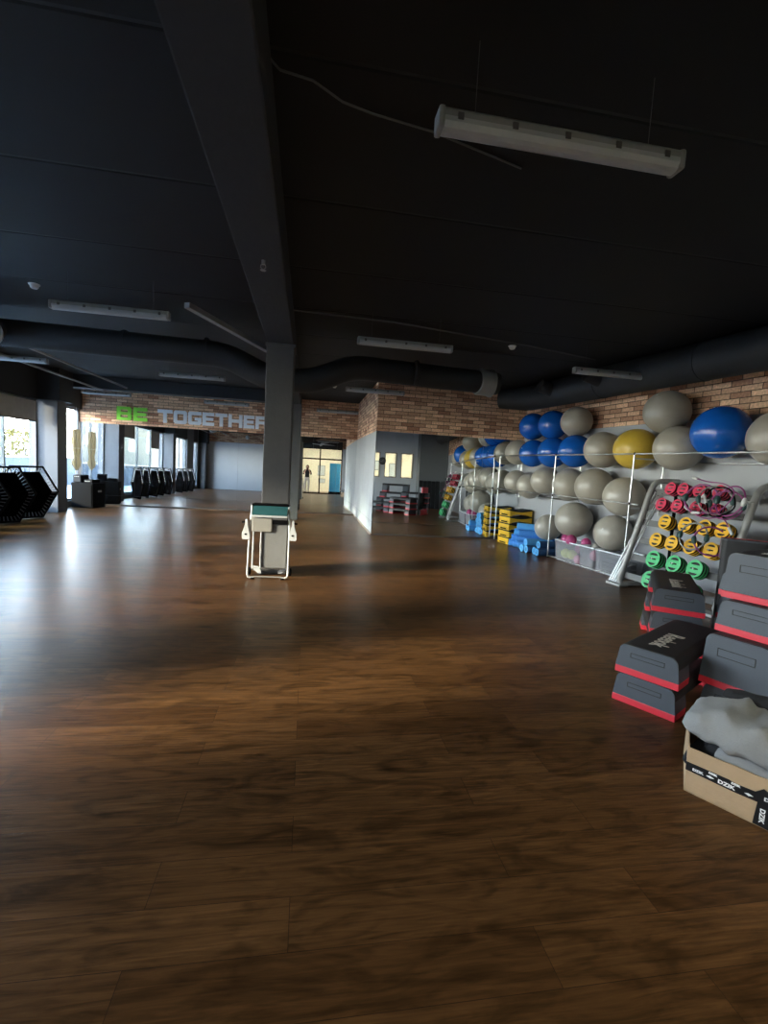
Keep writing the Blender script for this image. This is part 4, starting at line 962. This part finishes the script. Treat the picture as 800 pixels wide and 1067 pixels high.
for k, (x, z, w, h) in enumerate([(.95, 1.45, .5, .7), (1.0, .75, .45, .3), (3.6, 1.9, .6, .5), (4.5, 1.7, .5, .7)]):
    t = thing('framed_poster', f'pale poster on the reception wall, {ORD[k]} from the glazed door', 'poster', (x, -4.3, z), 0, 'posters in the reception')
    MB().box((0, .01, 0), (w, .02, h)).build('picture_frame', M['alu'], t); MB().box((0, .022, 0), (w - .05, .006, h - .05)).build('print', M['poster'], t)

def person():
    t = thing('person', 'person in black top and pale trousers holding up a phone, seen in the wide mirror', 'person', (.0, -.36, 0))
    me = bpy.data.meshes.new('body'); o = bpy.data.objects.new('body', me); COL.objects.link(o)
    V, E, Rd = [], [], []
    def v(p, r, par=None):
        V.append(p); Rd.append(r); i = len(V) - 1
        if par is not None: E.append((par, i))
        return i
    pel = v((0, 0, .92), (.155, .11)); wa = v((0, 0, 1.06), (.125, .095), pel); ch = v((0, .01, 1.26), (.155, .11), wa); nk0 = v((0, 0, 1.40), (.085, .07), ch); nk = v((0, .01, 1.46), (.05, .05), nk0)
    h0 = v((0, .03, 1.53), (.066, .078), nk); h1 = v((0, .02, 1.61), (.074, .09), h0); v((0, .01, 1.675), (.05, .06), h1)
    for s in (-1, 1):
        hp = v((s * .095, 0, .88), (.085, .09), pel); kn = v((s * .10, .02, .49), (.055, .06), hp); cf = v((s * .10, -.01, .3), (.05, .055), kn); an = v((s * .10, -.02, .09), (.035, .04), cf); v((s * .105, .04, .045), (.04, .035), an); v((s * .115, .15, .03), (.042, .025), len(V) - 1)
        sh = v((s * .18, 0, 1.37), (.058, .06), nk0); el = v((s * .23, .10, 1.14), (.042, .042), sh); wr_ = v((s * .10, .26, 1.40), (.027, .03), el); pm_ = v((s * .075, .29, 1.445), (.03, .022), wr_)
        for f_, (dx, dz) in enumerate(((-.006, .055), (.004, .045), (.012, .03), (.016, .012))):
            a = v((s * (.075 + dx), .315, 1.445 + dz), .009, pm_); v((s * (.05 + dx), .335, 1.45 + dz), .008, a)
        a = v((s * .06, .29, 1.475), .010, pm_); v((s * .045, .31, 1.495), .009, a)
    me.from_pydata(V, E, []); bpy.context.view_layer.objects.active = o
    sk_ = o.modifiers.new('skin', 'SKIN'); sk_.use_smooth_shade = True; sub = o.modifiers.new('sub', 'SUBSURF'); sub.levels = 2; sub.render_levels = 2
    for i, r in enumerate(Rd): me.skin_vertices[0].data[i].radius = r if isinstance(r, tuple) else (r, r)
    me.skin_vertices[0].data[0].use_root = True
    dg = bpy.context.evaluated_depsgraph_get(); dg.update(); m2 = bpy.data.meshes.new_from_object(o.evaluated_get(dg)); bpy.data.objects.remove(o)
    m2.materials.clear()
    for k in ('skin', 'shirt', 'trousers', 'black'): m2.materials.append(M[k])
    for p in m2.polygons:
        c = p.center; i = 0
        if c.z < .10: i = 3
        elif c.z < .97: i = 2
        elif c.z < 1.43 and c.y < .17: i = 1
        p.material_index = i; p.use_smooth = True
    b = bpy.data.objects.new('body', m2); COL.objects.link(b); b.parent = t
    MB().lathe([(0, .115), (.05, .105), (.085, .06), (.094, 0), (.09, -.07), (.07, -.13), (0, -.13)], (0, -.02, 1.60), 20).build('hair', M['hair'], t, True)
    fc = MB(); fc.lathe([(0, .02), (.009, .01), (.013, -.01), (0, -.018)], (0, .118, 1.575), 10); fc.build('nose', M['skin'], t, True)
    for s in (-1, 1): MB().lathe([(0, .008), (.009, .004), (.011, 0), (.009, -.004), (0, -.008)], (s * .03, .105, 1.605), 10).build('eye', M['black'], t, True)
    MB().box((0, .106, 1.54), (.045, .008, .008), None, .003).build('mouth', M['red'], t)
    return t
person()
ph = thing('mobile_phone', 'black mobile phone held up by the person, seen in the wide mirror', 'phone', (0, -.02, 1.475))
MB().box((0, -.006, 0), (.078, .008, .16), None, .0035).build('phone_body', M['black'], ph); MB().box((0, -.0108, 0), (.07, .001, .15)).build('screen', M['clockf'], ph)

# ------------------------------------------------------------------ light
w = bpy.data.worlds.new('sky'); S.world = w; w.use_nodes = True; nt = w.node_tree; bg = nt.nodes['Background']
tc = nt.nodes.new('ShaderNodeTexCoord'); sx = nt.nodes.new('ShaderNodeSeparateXYZ'); cr = nt.nodes.new('ShaderNodeValToRGB')
nt.links.new(tc.outputs['Generated'], sx.inputs[0]); nt.links.new(sx.outputs['Z'], cr.inputs[0]); nt.links.new(cr.outputs[0], bg.inputs['Color'])
for k, (p_, c_) in enumerate([(0., (1.0, .95, .86)), (.14, (.70, .77, .90)), (.30, (.26, .34, .46)), (.8, (.10, .18, .32))]):
    e_ = cr.color_ramp.elements[k] if k < 2 else cr.color_ramp.elements.new(p_)
    e_.position = p_; e_.color = (*c_, 1)
bg.inputs['Strength'].default_value = SKY = 19.0
su = bpy.data.lights.new('sun', 'SUN'); su.energy = 6.2; su.angle = math.radians(8); su.color = (1, .88, .70)
so = bpy.data.objects.new('sun', su); COL.objects.link(so); so.rotation_euler = Vector((.92, .32, -.26)).to_track_quat('-Z', 'Y').to_euler()
# portals guide the sky light through the window openings
for i, (y0, y1) in enumerate(((12.78, YF), (6.72, 12.29), (2.77, 6.23), (.52, 1.36))):
    li = bpy.data.lights.new('window_portal', 'AREA'); li.shape = 'RECTANGLE'; li.size = 2.4; li.size_y = y1 - y0; li.energy = 1
    li.cycles.is_portal = True
    lo = bpy.data.objects.new('window_portal', li); COL.objects.link(lo); lo.location = (XW - .2, (y0 + y1) / 2, 1.39); lo.rotation_euler = (0, -PI / 2, 0)
S.view_settings.view_transform = 'Standard'; S.view_settings.look = 'None'; S.view_settings.gamma = 1.0; S.view_settings.use_curve_mapping = False
S.view_settings.exposure = 1.45
cy = S.cycles; cy.use_denoising = True; cy.max_bounces = 10; cy.diffuse_bounces = 5; cy.glossy_bounces = 6; cy.transmission_bounces = 8; cy.transparent_max_bounces = 16; cy.caustics_reflective = True; cy.caustics_refractive = False; cy.blur_glossy = .5; cy.sample_clamp_indirect = 8
